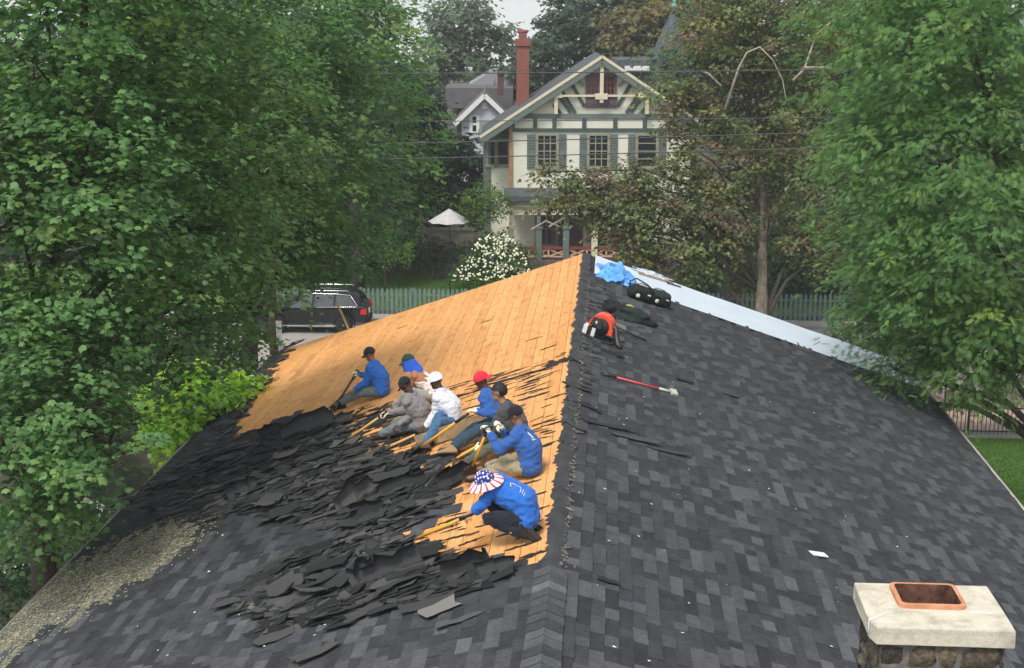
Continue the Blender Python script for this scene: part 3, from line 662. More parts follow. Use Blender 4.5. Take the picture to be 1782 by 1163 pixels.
b = MB(); b.box((0, 0, .02), (.95, .07, .025)); s, y = onroof(1140, 487, 1); tag(b.build('wood_strip', MATS['weathered_wood'], None, roofmat(1, s, y, .03, .25)), 'thin brown strip lying on the white membrane by the tarp', 'strip')
b = MB(); b.box((0, 0, .015), (.36, .06, .02)); b.box((-.15, .06, .015), (.05, .1, .02)); s, y = onroof(1172, 499, 1); tag(b.build('metal_clip', MATS['asphalt_back'], None, roofmat(1, s, y, .035, .2)), 'short dark bracket lying alone on the white membrane', 'bracket')
BLK = plain('black_nylon', (.012, .013, .014), .75, .3, var=.35, scale=14, bump=.5, bscale=25)
GRN = plain('dark_green_nylon', (.020, .034, .028), .8, .25, var=.4, scale=12, bump=.5, bscale=25)
GRY = plain('grey_plastic', (.19, .19, .20), .5, .4, var=.15)
CRM = plain('cream_patch', (.62, .60, .48), .7, .3, var=.1)
def lump(name, c, r, mat, parent, seed, amp=.18, M=None, nu=20, nv=12):
    b = MB().ball((0, 0, 0), 1.0, nu=nu, nv=nv); V = []
    for p in b.v:
        q = Vector(p); f = 1+amp*noise.noise(q*1.7+Vector((seed, 0, 0)))+amp*.6*noise.noise(q*4+Vector((0, seed, 0)))
        e = [math.copysign(abs(t)**.72, t) for t in q]      # a bag is boxier than a ball
        V.append((c[0]+r[0]*e[0]*f, c[1]+r[1]*e[1]*f, c[2]+r[2]*e[2]*f))
    b.v = V; return b.build(name, mat, parent, M)
def bag(u, v, label, seed, yaw, strap):
    s, y = onroof(u, v, 1); t = empty('tool_bag'); t.matrix_world = roofmat(1, s, y, .02, yaw); tag(t, label, 'bag', 'black tool bags by the membrane edge')
    lump('body', (0, 0, .15), (.32, .19, .17), BLK if seed < 5 else GRN, t, seed, .16)
    b = MB(); b.box((-.12, -.19, .17), (.13, .05, .13)); b.box((.12, -.195, .15), (.11, .04, .12)); b.build('pocket', BLK, t)
    b = MB(); b.lathe([(.045, 0), (.05, .01), (.045, .02)], 10, M=Matrix.Translation((-.1, -.225, .12)) @ Matrix.Rotation(R(90), 4, 'X')); b.box((.14, -.222, .2), (.07, .008, .03)); b.build('patch', CRM, t)
    if strap:
        b = MB(); b.tube([(-.3, 0, .2), (-.34, 0, .34), (-.22, 0, .44), (.05, 0, .38), (.3, 0, .26), (.34, .02, .18)], .017, 6); b.build('strap', BLK, t)
    b = MB(); b.tube([(-.2, .05, .3), (-.08, .03, .36), (.1, .03, .34), (.2, .05, .28)], .014, 6); b.build('handle', GRY, t)
bag(1112, 523, 'black tool bag with a tall looped strap, by the membrane edge', 2.0, .1, True)
bag(1141, 531, 'dark tool bag without a strap loop, nearer the right eave', 6.0, .3, False)
s, y = onroof(1090, 555, 1); t = empty('jacket_heap'); t.matrix_world = roofmat(1, s, y, .01, .2); tag(t, 'heap of dark jackets with a yellow patch behind the blower', 'clothes')
lump('jacket', (.05, 0, .1), (.42, .22, .13), GRN, t, 3.1, .45); lump('jacket', (-.25, .2, .11), (.25, .2, .14), BLK, t, 9.1, .45); lump('sleeve', (.38, -.1, .07), (.25, .1, .07), BLK, t, 5.1, .4)
lump('yellow_cloth', (.06, .23, .19), (.11, .06, .05), plain('dull_yellow', (.42, .38, .10), .85, .2), t, 1.2, .4)
s, y = onroof(1072, 575, 1); t = empty('tool_box'); t.matrix_world = roofmat(1, s, y, .01, .1); tag(t, 'low grey tool and cord lying between blower and jackets', 'tool')
b = MB(); b.box((0, 0, .07), (.4, .12, .10), taper=.8); b.build('body', GRY, t); b = MB(); b.tube([(-.15, -.08, .1), (.1, -.2, .08), (.35, -.15, .04), (.6, -.22, .03)], .018, 6); b.build('cord', BLK, t)
# backpack leaf blower
s, y = onroof(1040, 590, 1); t = empty('backpack_blower'); t.matrix_world = Matrix.Translation(RP(1, s, y, .02)) @ Matrix.Rotation(R(-16), 4, 'Z') @ Matrix.Rotation(RA*.9, 4, 'Y'); tag(t, 'orange red backpack leaf blower standing beside the ridge', 'blower')
ORG = plain('orange_plastic', (.72, .075, .030), .4, .5, var=.1); BPL = plain('black_plastic', (.020, .018, .018), .45, .5, var=.2)
sh = MB(); N = 18
for i in range(N):       # fan housing: an arched orange cowl
    pass
arc = [(.235*math.cos(R(a)), .25+.235*math.sin(R(a))) for a in range(-20, 201, 12)]
inn = [(.17*math.cos(R(a)), .25+.17*math.sin(R(a))) for a in range(200, -21, -12)]
sh.prism(arc+inn, -.10, .16); sh.build('cowl', ORG, t)
b = MB(); b.lathe([(.05, 0), (.165, .01), (.18, .06), (.18, .2), (.15, .26)], 20, M=Matrix.Translation((-.01, .13, .25)) @ Matrix.Rotation(R(90), 4, 'X')); b.build('fan_housing', BPL, t)
b = MB(); b.box((-.07, -.12, .33), (.24, .12, .15), taper=.8); b.build('air_filter', BPL, t)
b = MB(); b.box((-.02, -.14, .24), (.07, .02, .02)); b.build('badge', plain('cyan_badge', (.05, .45, .6), .4, .5), t)
b = MB(); b.box((-.08, -.18, .335), (.035, .01, .05)); b.build('decal', CRM, t)
b = MB(); b.bx(-.30, -.06, -.16, .02, .04, .2); b.build('fuel_tank', plain('tank_white', (.66, .68, .68), .4, .4, var=.08), t); b = MB(); b.bx(-.215, -.13, -.168, .028, .035, .208); b.build('tank_band', BPL, t)
b = MB(); b.tube([(-.3, -.18, .03), (.05, -.2, .02), (.3, -.15, .02), (.34, .1, .03), (.1, .16, .03), (-.28, .1, .03), (-.3, -.18, .03)], .02, 8); b.build('frame', BPL, t)
b = MB(); pts = [(.12, .05, .3), (.27, .04, .28), (.34, -.02, .15), (.42, -.1, .05), (.5, -.16, .03)]; b.tube(pts, [.06, .062, .06, .05, .045], 12); b.build('hose', BPL, t)
b = MB(); b.tube([(-.05, .16, .5), (.02, .26, .42), (.02, .28, .2), (.0, .2, .06)], .022, 6); b.tube([(.1, .16, .5), (.14, .26, .42), (.14, .28, .2), (.12, .2, .06)], .022, 6); b.build('shoulder_strap', BPL, t)
b = MB(); b.box((.21, -.06, .21), (.09, .1, .11), taper=.85); b.build('engine_cover', ORG, t)
# tools with handles
def tool(name, P0, P1, grip, blade, mat, label, rad=.019, gripmat=None, roll=None):
    """P0 blade end, P1 grip end (world points)"""
    P0, P1 = Vector(P0), Vector(P1); L = (P1-P0).length; t = empty(name); z = (P1-P0).normalized()
    ref = Vector(roll) if roll else Vector((0, 0, 1)); x = (ref-z*ref.dot(z)).normalized(); y_ = z.cross(x)
    t.matrix_world = Matrix.Translation(P0) @ Matrix((x, y_, z)).transposed().to_4x4(); tag(t, label, 'shovel' if blade else 'handle')
    b = MB(); b.tube([(0, 0, .22 if blade else 0), (0, 0, L*.5), (0, 0, L-(.16 if grip else 0))], rad, 10); b.build('handle', mat, t)
    gm = gripmat or BPL
    if grip == 'd':
        b = MB(); b.tube([(0, 0, L-.2), (0, 0, L-.12)], rad*1.3, 8); q = [(0, .005, L-.13), (0, .05, L-.10), (0, .058, L-.03), (0, .04, L), (0, -.04, L), (0, -.058, L-.03), (0, -.05, L-.10), (0, -.005, L-.13)]
        b.tube(q, .014, 8); b.build('grip', gm, t)
    elif grip: b = MB(); b.tube([(0, 0, L-.28), (0, 0, L)], rad*1.25, 8); b.build('grip', gm, t)
    if blade:
        b = MB(); b.add([(.0, -.10, 0), (0, .10, 0), (.02, .10, .12), (.02, -.10, .12), (.03, -.03, .2), (.03, .03, .2), (-.008, -.10, 0), (-.008, .10, 0), (.01, .10, .12), (.01, -.10, .12), (.015, -.03, .2), (.015, .03, .2)],
                      [(0, 1, 2, 3), (3, 2, 5, 4), (7, 6, 9, 8), (8, 9, 10, 11), (0, 6, 7, 1), (1, 7, 8, 2), (6, 0, 3, 9), (2, 8, 11, 5), (9, 3, 4, 10)])
        for q in range(6): b.prism([(.0, 0), (.012, 0), (.005, -.03)], -.1+q*.035, -.1+q*.035+.02)
        b.tube([(.02, 0, .15), (.005, 0, .3)], .022, 8); b.build('blade', plain('tool_steel', (.055, .055, .058), .5, .5, .5) if 'tool_steel' not in MATS else MATS['tool_steel'], t)
    return t
YEL = plain('yellow_fibreglass', (.78, .40, .045), .4, .4, var=.08); ASH = plain('ash_wood', (.60, .36, .13), .6, .3, var=.15); DKW = plain('old_handle_wood', (.11, .055, .035), .6, .3, var=.25); RED = plain('red_fibreglass', (.66, .07, .095), .4, .4, var=.1)
s0 = onroof(1168, 687, 1); s1 = onroof(1043, 655, 1)
t = empty('long_tool'); P0, P1 = RP(1, *s0, .05), RP(1, *s1, .06); z = (P1-P0).normalized(); L = (P1-P0).length
t.matrix_world = Matrix.Translation(P0) @ Vector((0, 0, 1)).rotation_difference(z).to_matrix().to_4x4(); tag(t, 'long tool with a pink red handle lying on the right slope', 'tool')
b = MB(); b.tube([(0, 0, .2), (0, 0, L-.3)], .018, 8); b.build('handle', RED, t); b = MB(); b.tube([(0, 0, L-.3), (0, 0, L-.06)], .024, 8); b.tube([(0, 0, L-.08), (.01, .03, L)], .016, 8); b.build('grip', BPL, t)
b = MB(); b.tube([(0, 0, 0), (0, 0, .26)], .026, 8); b.box((0, .0, -.03), (.05, .16, .12)); b.build('head', plain('worn_steel', (.5, .5, .44), .5, .5, .2, var=.15), t)
# ------------------------------------------------------------------ people
def rcone(b, p0, p1, r0, r1, n=12):
    """a tapered limb piece with round ends"""
    p0, p1 = Vector(p0), Vector(p1); d = p1-p0; L = d.length
    if L < 1e-5: return b.ball(p0, max(r0, r1), nu=n, nv=8)
    q = Vector((0, 0, 1)).rotation_difference(d/L).to_matrix().to_4x4(); prof = []
    for i in range(5): a = R(-88+88*i/4*.99); prof.append((max(.001, r0*math.cos(a)), r0*math.sin(a)))
    for i in range(5): a = R(1+88*i/4*.99); prof.append((max(.001, r1*math.cos(a)), L+r1*math.sin(a)))
    return b.lathe(prof, n, M=Matrix.Translation(p0) @ q)
def fuse(name, b, mat, parent, vox=.012, smooth=5, wr=0.0, wscale=9.0, seed=0.0, keep=None):
    """one continuous skin over overlapping pieces"""
    me = b.me(name+'_src', mat); o = bpy.data.objects.new('src', me); COL.objects.link(o)
    m = o.modifiers.new('r', 'REMESH'); m.mode = 'VOXEL'; m.voxel_size = vox; m.use_smooth_shade = True
    m2 = o.modifiers.new('s', 'SMOOTH'); m2.factor = .5; m2.iterations = smooth
    dg = bpy.context.evaluated_depsgraph_get(); ev = o.evaluated_get(dg); out = bpy.data.meshes.new_from_object(ev); out.name = name
    bpy.data.objects.remove(o); bpy.data.meshes.remove(me)
    if wr:
        for v, nn in [(v, v.normal.copy()) for v in out.vertices]:
            c = v.co*wscale; f = noise.noise(Vector((c.x, c.y, c.z*1.6))+Vector((seed, 0, 0))); f2 = noise.noise(c*2.4+Vector((0, seed, 5)))
            v.co += nn*(wr*(1-2*abs(f))*.8+wr*.45*f2)
        out.update()
    out.polygons.foreach_set('use_smooth', [True]*len(out.polygons))
    out.materials.clear(); out.materials.append(mat)
    return link(name, out, parent)
def ik(a, c, l1, l2, pole):
    """joint between a and c for two bones, bending towards pole; returns joint, reachable end"""
    a, c, pole = Vector(a), Vector(c), Vector(pole); d = c-a; D = d.length
    if D > (l1+l2)*.985: c = a+d*((l1+l2)*.985/D); d = c-a; D = d.length
    if D < abs(l1-l2)+.05: D = abs(l1-l2)+.05
    u = d.normalized(); x = (l1*l1-l2*l2+D*D)/(2*D); h = math.sqrt(max(0, l1*l1-x*x))
    p = pole-u*pole.dot(u); p = p.normalized() if p.length > 1e-4 else u.orthogonal()
    return a+u*x+p*h, c
def hand(b, wrist, direc, palmn, k=1.0, curl=.9, thumb=1):
    """palm, four bent fingers and a thumb"""
    d = Vector(direc).normalized(); n = Vector(palmn); n = (n-d*n.dot(d)).normalized(); s = d.cross(n)
    wrist = Vector(wrist); pc = wrist+d*.085*k
    for t in (-.026, -.009, .009, .026): rcone(b, wrist+d*.015*k+s*t*.6, pc+s*t*k, .014*k, .0125*k, 8)
    for t, ln in ((-.030, .062), (-.0105, .078), (.0105, .083), (.030, .074)):
        a0 = pc+s*t*k; a1 = a0+(d*math.cos(curl*.55)+n*math.sin(curl*.55))*ln*.5*k; a2 = a1+(d*math.cos(curl*1.5)+n*math.sin(curl*1.5))*ln*.3*k; a3 = a2+(d*math.cos(curl*2.3)+n*math.sin(curl*2.3))*ln*.25*k
        rcone(b, a0, a1, .0105*k, .0095*k, 8); rcone(b, a1, a2, .0095*k, .009*k, 8); rcone(b, a2, a3, .009*k, .008*k, 8)
    th = wrist+d*.03*k+s*.03*k*thumb; t1 = th+(d*.6+s*.6*thumb+n*.45).normalized()*.042*k; t2 = t1+(d*.8+n*.7).normalized()*.034*k
    rcone(b, th, t1, .013*k, .011*k, 8); rcone(b, t1, t2, .011*k, .0095*k, 8)
def boot(name, ankle, toe, mat, parent, shaft):
    a, t = Vector(ankle), Vector(toe); d = (t-a); d = d.normalized(); sh = Vector(shaft)-a; sh.normalize(); n = sh-d*sh.dot(d); n.normalize()
    b = MB(); heel = a-d*.055-n*.06; ball = a+d*.115-n*.062; tip = a+d*.18-n*.068
    rcone(b, a+sh*.11, a, .056, .052); rcone(b, a, heel, .05, .04); rcone(b, a, ball, .05, .043); rcone(b, heel, ball, .036, .043); rcone(b, ball, tip, .043, .036)
    s = d.cross(n)
    for q in (-.018, .018): rcone(b, ball+s*q, tip+s*q*.8, .036, .031)
    o = fuse(name, b, mat, parent, .014, 3, .003, 14, 3); so = MB()
    for i, (x0, wd) in enumerate(((-.095, .035), (-.02, .033), (.07, .044), (.15, .046), (.215, .028))):
        for sgn in (-1, 1): so.v.append(tuple(a+d*x0-n*.098+s*wd*sgn)); so.v.append(tuple(a+d*x0-n*.116+s*wd*sgn))
    for i in range(4):
        q = i*4; so.f += [(q, q+2, q+6, q+4), (q+1, q+5, q+7, q+3), (q, q+4, q+5, q+1), (q+2, q+3, q+7, q+6)]; so.m += [0]*4; so.sm += [False]*4
    so.f += [(0, 1, 3, 2), (16, 18, 19, 17)]; so.m += [0, 0]; so.sm += [False]*2
    so.build('sole', BPL, o); return o
HW = plain('hair_black', (.012, .010, .009), .6, .4, var=.4, scale=40, bump=.7, bscale=90)
SOLE = BPL; EYE = plain('eye_dark', (.015, .012, .010), .3, .5, var=.1)
def headframe(fwd, up):
    f = Vector(fwd).normalized(); u = Vector(up); u = (u-f*u.dot(f)).normalized(); r = f.cross(u); return Matrix((r, f, u)).transposed().to_4x4()   # x right, y forward, z up
def cap_mesh(parent, M, mat, brim_mat, back=False, bucket=None, button=None, logo=None):
    s = -1 if back else 1; b = MB(); n, rows = 20, 7
    V = []
    for i in range(rows+1):
        a = R(90*i/rows)
        for j in range(n):
            q = 2*math.pi*j/n; V.append((.094*math.cos(a)*math.cos(q), .112*math.cos(a)*math.sin(q)-.004, .022+.108*math.sin(a)**.9*(1-.04*math.cos(q*3))))
    Fq = [(i*n+j, i*n+(j+1) % n, (i+1)*n+(j+1) % n, (i+1)*n+j) for i in range(rows) for j in range(n)]
    b.add(V, Fq, 0, True); b.lathe([(.012, .126), (.011, .134), (.003, .137)], 8, M=Matrix.Translation((0, -.004, 0)))
    # sweat band
    b.add([((.0955+dr)*math.cos(2*math.pi*j/n), (.1135+dr)*math.sin(2*math.pi*j/n)-.004, z) for z, dr in ((.012, 0), (.036, 0)) for j in range(n)], [(j, (j+1) % n, (j+1) % n+n, j+n) for j in range(n)], 0, True)
    o = b.build('cap', mat, parent, M)
    if bucket is None:
        V, Fq = [], []; m = 9
        for k_ in range(2):
            for i in range(m):
                t = R(-62+124*i/(m-1)); inner = (.098*math.sin(t), s*.104*math.cos(t), .024-k_*.005); ex = .075*math.cos(t*.95)
                outer = (.098*math.sin(t)*1.04, s*(.104*math.cos(t)+ex), .008-.03*abs(math.sin(t))**2-k_*.005)
                V += [inner, outer]
        for i in range(m-1): a = 2*i; Fq += [(a, a+2, a+3, a+1), (a+2*m, a+1+2*m, a+3+2*m, a+2+2*m), (a+1, a+3, a+3+2*m, a+1+2*m)]
        MB().add(V, Fq, 0, True).build('brim', brim_mat, o)
    else:
        n2 = 36; V = []
        for rr_, z in ((.097, .022), (.14, -.006), (.19, -.032), (.19, -.037), (.14, -.012), (.095, .014)):
            V += [(rr_*.97*math.cos(2*math.pi*j/n2), rr_*1.06*math.sin(2*math.pi*j/n2), z+.014*math.cos(2*math.pi*j/n2*2)*(rr_ > .14)) for j in range(n2)]
        MB().add(V, [(i*n2+j, i*n2+(j+1) % n2, (i+1)*n2+(j+1) % n2, (i+1)*n2+j) for i in range(5) for j in range(n2)], 0, True).build('brim', bucket, o)
    if logo: MB().add([(-.028, .100, .062), (.028, .100, .062), (.02, .086, .092), (-.02, .086, .092)], [(0, 1, 2, 3)]).build('cap_logo', logo, o)
    return o
# striped and starred cloth of the sun hat
k = NT('star_cloth').set(.9, .1); c_ = k.co('Object', (30, 30, 34)); vo = k.new('ShaderNodeTexVoronoi', feature='F1'); vo.inputs['Scale'].default_value = 1.0; vo.inputs['Randomness'].default_value = .25; k.l(c_, vo.inputs['Vector'])
k.color(k.ramp(vo.outputs['Distance'], [(.34, (.80, .80, .82)), (.40, (.040, .050, .24))]))
k = NT('stripe_cloth').set(.9, .1); tc = k.new('ShaderNodeTexCoord'); sx = k.new('ShaderNodeSeparateXYZ'); k.l(tc.outputs['Object'], sx.inputs[0])
mt = k.new('ShaderNodeMath', operation='ARCTAN2'); k.l(sx.outputs[0], mt.inputs[0]); k.l(sx.outputs[1], mt.inputs[1])
m3 = k.new('ShaderNodeMath', operation='MULTIPLY'); k.l(mt.outputs[0], m3.inputs[0]); m3.inputs[1].default_value = 13.0; m4 = k.new('ShaderNodeMath', operation='SINE'); k.l(m3.outputs[0], m4.inputs[0])
k.color(k.ramp(m4.outputs[0], [(.45, (.78, .70, .69)), (.55, (.66, .055, .085))]))

def person(label, seat, head, face, chestf, lean_w=0.0, hands=(), feet=(), poles=None, skin=(.20, .10, .06), shirt=None, sleeves='long', pants=None, boots=None, gloves=(None, None), hat=None, tank=False, seat_h=.13, kneel=False, scale=1.0, hipyaw=None, elbow=((0, -.2, -1), (0, .2, -1)), knee=None, hand_in=None, neck_uv=None, hunch=.055):
    s, y = onroof(seat[0], seat[1], -1); base = RP(-1, s, y, .02); D = proj(base)[2]
    root = empty('person', base); tag(root, label, 'person', 'roofers stripping the left slope')
    inv = base; W = lambda p: Vector(p)-inv
    P = lambda u, v, dw=0.0: atw(u, v, D+dw)-inv
    sk = plain('skin', skin, .6, .35, var=.12, scale=14)
    pel = Vector((0, 0, seat_h)); f = Vector((math.cos(R(chestf)), math.sin(R(chestf)), 0)); lft = Vector((-f.y, f.x, 0))
    hp = P(*head); sd = (hp-pel); neck = pel+(P(*neck_uv)-pel if neck_uv else sd).normalized()*(.54 if neck_uv else .50)*scale; sp = (neck-pel).normalized()
    bend = f*(-hunch); mid = pel.lerp(neck, .5)+bend
    hdir = (hp-neck).normalized(); hc = neck+hdir*.205*scale; hf = Vector((math.cos(R(face[0])), math.sin(R(face[0])), -math.tan(R(face[1])))).normalized()
    sh = [neck-sp*.05+lft*(.175*scale)+f*.03, neck-sp*.05-lft*(.175*scale)+f*.03]
    hf_ = f if hipyaw is None else Vector((math.cos(R(hipyaw)), math.sin(R(hipyaw)), 0)); hl_ = Vector((-hf_.y, hf_.x, 0))
    hip = [pel+hl_*.095*scale, pel-hl_*.095*scale]
    ue, fe, th, sn = .285*scale, .25*scale, .43*scale, .425*scale
    arms = []
    for i in range(2):
        tgt = P(*hands[i]); po = f*elbow[i][0]+lft*elbow[i][1]+Vector((0, 0, elbow[i][2])); e, wr = ik(sh[i], tgt, ue, fe+.05, po); arms.append((sh[i], e, e+(wr-e)*(fe/(fe+.05)) if (wr-e).length > .01 else wr, wr))
    legs = []
    for i in range(2):
        fs, fy = onroof(feet[i][0], feet[i][1], -1) if feet[i][0] != 'r' else (s+feet[i][1], y+feet[i][2]); ank = RP(-1, fs, fy, .125)-inv
        po = Vector((0, 0, 1))+hl_*(.35 if i == 0 else -.35) if not knee else Vector(knee[i]); kn, an = ik(hip[i], ank, th, sn, po)
        dn = RP(-1, 1, 0)-RP(-1, 0, 0); legs.append((hip[i], kn, an, an+Vector((.12, 0, -.1)) if feet[i][0] == 'r' else an+(dn.normalized()*.6+hf_*.4+Vector((0, 0, feet[i][2] if len(feet[i]) > 2 and feet[i][0] != 'r' else .1)))*.2))
    # -- the body: one continuous skin
    b = MB(); HF = headframe(hf, hdir*.35+Vector((0, 0, 1)))
    HMx = Matrix.Translation(hc) @ HF @ Matrix.Scale(1.09, 4)
    def torso(b, g=0.0, lo=0.0):
        rcone(b, pel+hl_*.06, pel-hl_*.06, .125+g, .125+g, 14)
        rcone(b, pel+lft*.055, mid+lft*.07, .118+g, .126+g*1.3, 14); rcone(b, pel-lft*.055, mid-lft*.07, .118+g, .126+g*1.3, 14)
        ch = neck-sp*.14+f*.0; rcone(b, mid+lft*.07, ch+lft*.092, .126+g*1.3, .124+g, 14); rcone(b, mid-lft*.07, ch-lft*.092, .126+g*1.3, .124+g, 14)
        rcone(b, ch+lft*.08, sh[0]-lft*.02, .11+g, .078+g); rcone(b, ch-lft*.08, sh[1]+lft*.02, .11+g, .078+g)
        rcone(b, sh[0], neck, .070+g, .062+g); rcone(b, sh[1], neck, .070+g, .062+g)
    torso(b); rcone(b, neck-sp*.06, hc-HF.to_3x3() @ Vector((0, .01, .06)), .062, .055)
    for i in range(2):
        a0, e, w0, wr = arms[i]; rcone(b, a0, e, .056, .043); rcone(b, e, w0, .043, .029)
        hip_, kn, an, toe = legs[i]; rcone(b, hip_, kn, .088, .058); rcone(b, kn, an, .058, .038)
        if feet[i][0] != 'r': rcone(b, an, an.lerp(toe, .7)-Vector((0, 0, .02)), .036, .028)
    hm = lambda x, y_, z: HMx @ Vector((x, y_, z))
    bb = MB(); bb.ball((0, -.008, .03), (.077, .096, .090), M=HMx, nu=16, nv=10); bb.ball((0, .018, -.05), (.058, .072, .066), M=HMx, nu=14, nv=8)
    b.add(bb.v, bb.f); rcone(b, hm(0, .082, .012), hm(0, .108, -.022), .010, .015, 8); rcone(b, hm(0, .078, -.085), hm(0, .07, -.1), .022, .024, 8)
    rcone(b, hm(-.022, .085, -.052), hm(.022, .085, -.052), .009, .009, 8); rcone(b, hm(-.03, .082, .028), hm(.03, .082, .028), .012, .012, 8)
    for sx_ in (-1, 1): rcone(b, hm(sx_*.078, -.005, .015), hm(sx_*.084, -.012, -.025), .017, .012, 8)
    hb = [MB(), MB()]
    for i in range(2):
        a0, e, w0, wr = arms[i]; d_ = ((wr-w0).normalized() if (wr-w0).length > .005 else (w0-e).normalized()); hn = Vector(hand_in[i]) if hand_in and hand_in[i] else Vector((0, 0, -1))+hf*.3
        hand(b if gloves[i] is None else hb[i], w0, d_, hn, 1.0 if gloves[i] is None else 1.22, 1.0, 1 if i else -1)
    body = fuse('body', b, sk, root, .0135, 3)
    for i in range(2):
        if gloves[i] is not None:
            rcone(hb[i], arms[i][2]-(arms[i][2]-arms[i][1]).normalized()*.05, arms[i][2], .043, .040, 10); fuse('glove', hb[i], gloves[i], root, .009, 3, .002, 25, i)
    for sx_ in (-1, 1): MB().ball((sx_*.031, .088, .012), (.011, .006, .007), M=HMx).build('eye', EYE, root)
    # -- clothes
    b = MB()
    if tank:
        for sg in (-1, 1): rcone(b, pel+lft*.055*sg, mid+lft*.06*sg, .128, .128, 14); rcone(b, mid+lft*.06*sg, neck-sp*.17+lft*.078*sg, .128, .126, 14); rcone(b, neck-sp*.15+lft*.07*sg, neck-sp*.02+lft*.075*sg, .10, .055)
    else:
        torso(b, .018); rcone(b, pel+sp*.02+lft*.07, pel+sp*.02-lft*.07, .142, .142, 14)
        for i in range(2):
            a0, e, w0, wr = arms[i]; rcone(b, a0, e, .076, .066)
            if sleeves == 'long': rcone(b, e, w0-(w0-e).normalized()*.02, .066, .048)
            elif sleeves == 'rolled': rcone(b, e, e.lerp(w0, .12), .062, .064)
        rcone(b, neck-sp*.03, neck+(hc-neck)*.12, .075, .068)
    shb = fuse('shirt', b, shirt, root, .014, 2, .017, 8.5, seat[0]*.37)
    b = MB(); rcone(b, pel+hl_*.065, pel-hl_*.065, .130, .130, 14)
    for i in range(2):
        hip_, kn, an, toe = legs[i]; rcone(b, hip_, kn, .107, .077); rcone(b, kn, kn.lerp(an, .88), .077, .062)
    fuse('trousers', b, pants, root, .014, 2, .017, 9, seat[1]*.21)
    for i in range(2): boot('boot', legs[i][2], legs[i][3], boots, root, legs[i][1])
    hair = MB(); hair.ball((0, -.012, .036), (.084, .097, .080) if hat else (.096, .110, .108), M=HMx, nu=20, nv=14); hv = []
    hr_ = hair.me('hair', HW); bm = bmesh.new(); bm.from_mesh(hr_); iv = HMx.inverted()
    bmesh.ops.delete(bm, geom=[v for v in bm.verts if (iv @ v.co).z < (-.045 if (iv @ v.co).y < .02 else .055)], context='VERTS'); bm.to_mesh(hr_); bm.free(); link('hair', hr_, root)
    if hat: hat(root, HMx)
    return dict(root=root, HM=HMx, neck=neck, sp=sp, f=f, lft=lft, sh=sh, arms=arms, base=base, mid=mid, D=D, hc=hc, P=P, shirt=shb, pel=pel)
BLUE = cloth('blue_jersey', (.026, .125, .45)); BLUE2 = cloth('blue_jersey_faded', (.030, .095, .31)); WHT = cloth('white_jersey', (.60, .62, .68), .08); PNK = cloth('white_vest', (.68, .60, .60), .08); GREY = cloth('grey_jersey', (.20, .185, .19), .15)
JEAN = cloth('blue_jeans', (.050, .115, .22)); DJEAN = cloth('dark_jeans', (.030, .058, .082)); GJEAN = cloth('grey_jeans', (.13, .165, .175)); KHK = cloth('khaki', (.27, .235, .155)); OLV = cloth('olive_cloth', (.085, .095, .070)); NAVY = cloth('navy_cloth', (.018, .020, .030)); STN = cloth('stone_cloth', (.24, .25, .22))
GLV = cloth('cream_glove', (.74, .68, .50), .08); TAN = plain('tan_leather', (.30, .185, .085), .7, .3, var=.25, bump=.3); DBR = plain('brown_leather', (.10, .060, .040), .7, .3, var=.3, bump=.3); BKB = plain('black_leather', (.020, .022, .022), .6, .35, var=.3, bump=.3)
CB_, CG_, CW_, CR_ = cloth('black_cap', (.020, .018, .022)), cloth('green_cap', (.020, .050, .040)), cloth('white_cap', (.72, .74, .80), .06), cloth('red_cap', (.60, .030, .050), .12)
NAVC = cloth('navy_cap', (.030, .032, .048)); LOGO = plain('white_print', (.75, .75, .78), .7, .2, var=.05)
def ch(m, bm_=None, **k): return lambda root, M: cap_mesh(root, M, m, bm_ or m, **k)
p1 = person('worker in blue sweatshirt and navy cap seated farthest left, levering a brown handled tool', (665, 690), (648, 629, .02), (172, 25), 172, hands=((614, 679, -.22), (622, 650, .12)), feet=((592, 713), (600, 700)), skin=(.26, .13, .08), shirt=BLUE, pants=GJEAN, boots=BKB, gloves=(None, GLV), hat=ch(NAVC))
p2 = person('bare shouldered worker in white vest with a blue cloth under a green cap', (752, 700), (722, 645, -.05), (178, 20), 185, hands=((690, 705, .1), (695, 690, .25)), feet=((690, 722), (700, 710)), skin=(.36, .17, .09), shirt=PNK, tank=True, pants=STN, boots=DBR, hat=ch(CG_))
p3 = person('worker in grey long sleeved shirt and black cap reaching down to a black grip', (738, 752), (710, 678, -.12), (165, 40), 172, hands=((690, 742, -.2), (672, 719, .1)), feet=((648, 772), (660, 752)), skin=(.085, .042, .028), shirt=GREY, pants=GJEAN, boots=DBR, gloves=(None, GLV), hat=ch(CB_, logo=LOGO))
p4 = person('worker in white long sleeved shirt and white cap with a hand on his knee', (790, 748), (762, 670, -.08), (172, 18), 172, hands=((738, 746, -.12), (742, 740, .22)), feet=((745, 785), (752, 776)), skin=(.075, .038, .026), shirt=WHT, pants=JEAN, boots=DBR, hat=ch(CW_))
p5 = person('worker in blue shirt with a red cap worn backwards', (868, 752), (846, 682, -.05), (190, 25), 178, hands=((825, 715, -.28), (832, 712, -.1)), feet=((775, 802), (790, 788)), skin=(.085, .040, .028), shirt=BLUE2, pants=DJEAN, boots=TAN, gloves=(GLV, GLV), hat=ch(CR_, back=True), elbow=((0, .6, -.9), (0, -.5, -.9)))
p6 = person('black haired worker in dark harness and grey sleeves, half hidden behind another', (905, 778), (876, 700, -.05), (178, 10), 176, hands=((818, 795, -.2), (872, 742, -.25)), feet=((800, 826), (812, 812)), skin=(.30, .16, .10), shirt=cloth('charcoal_hoodie', (.060, .062, .070)), pants=OLV, boots=DBR, gloves=(GLV, GLV))
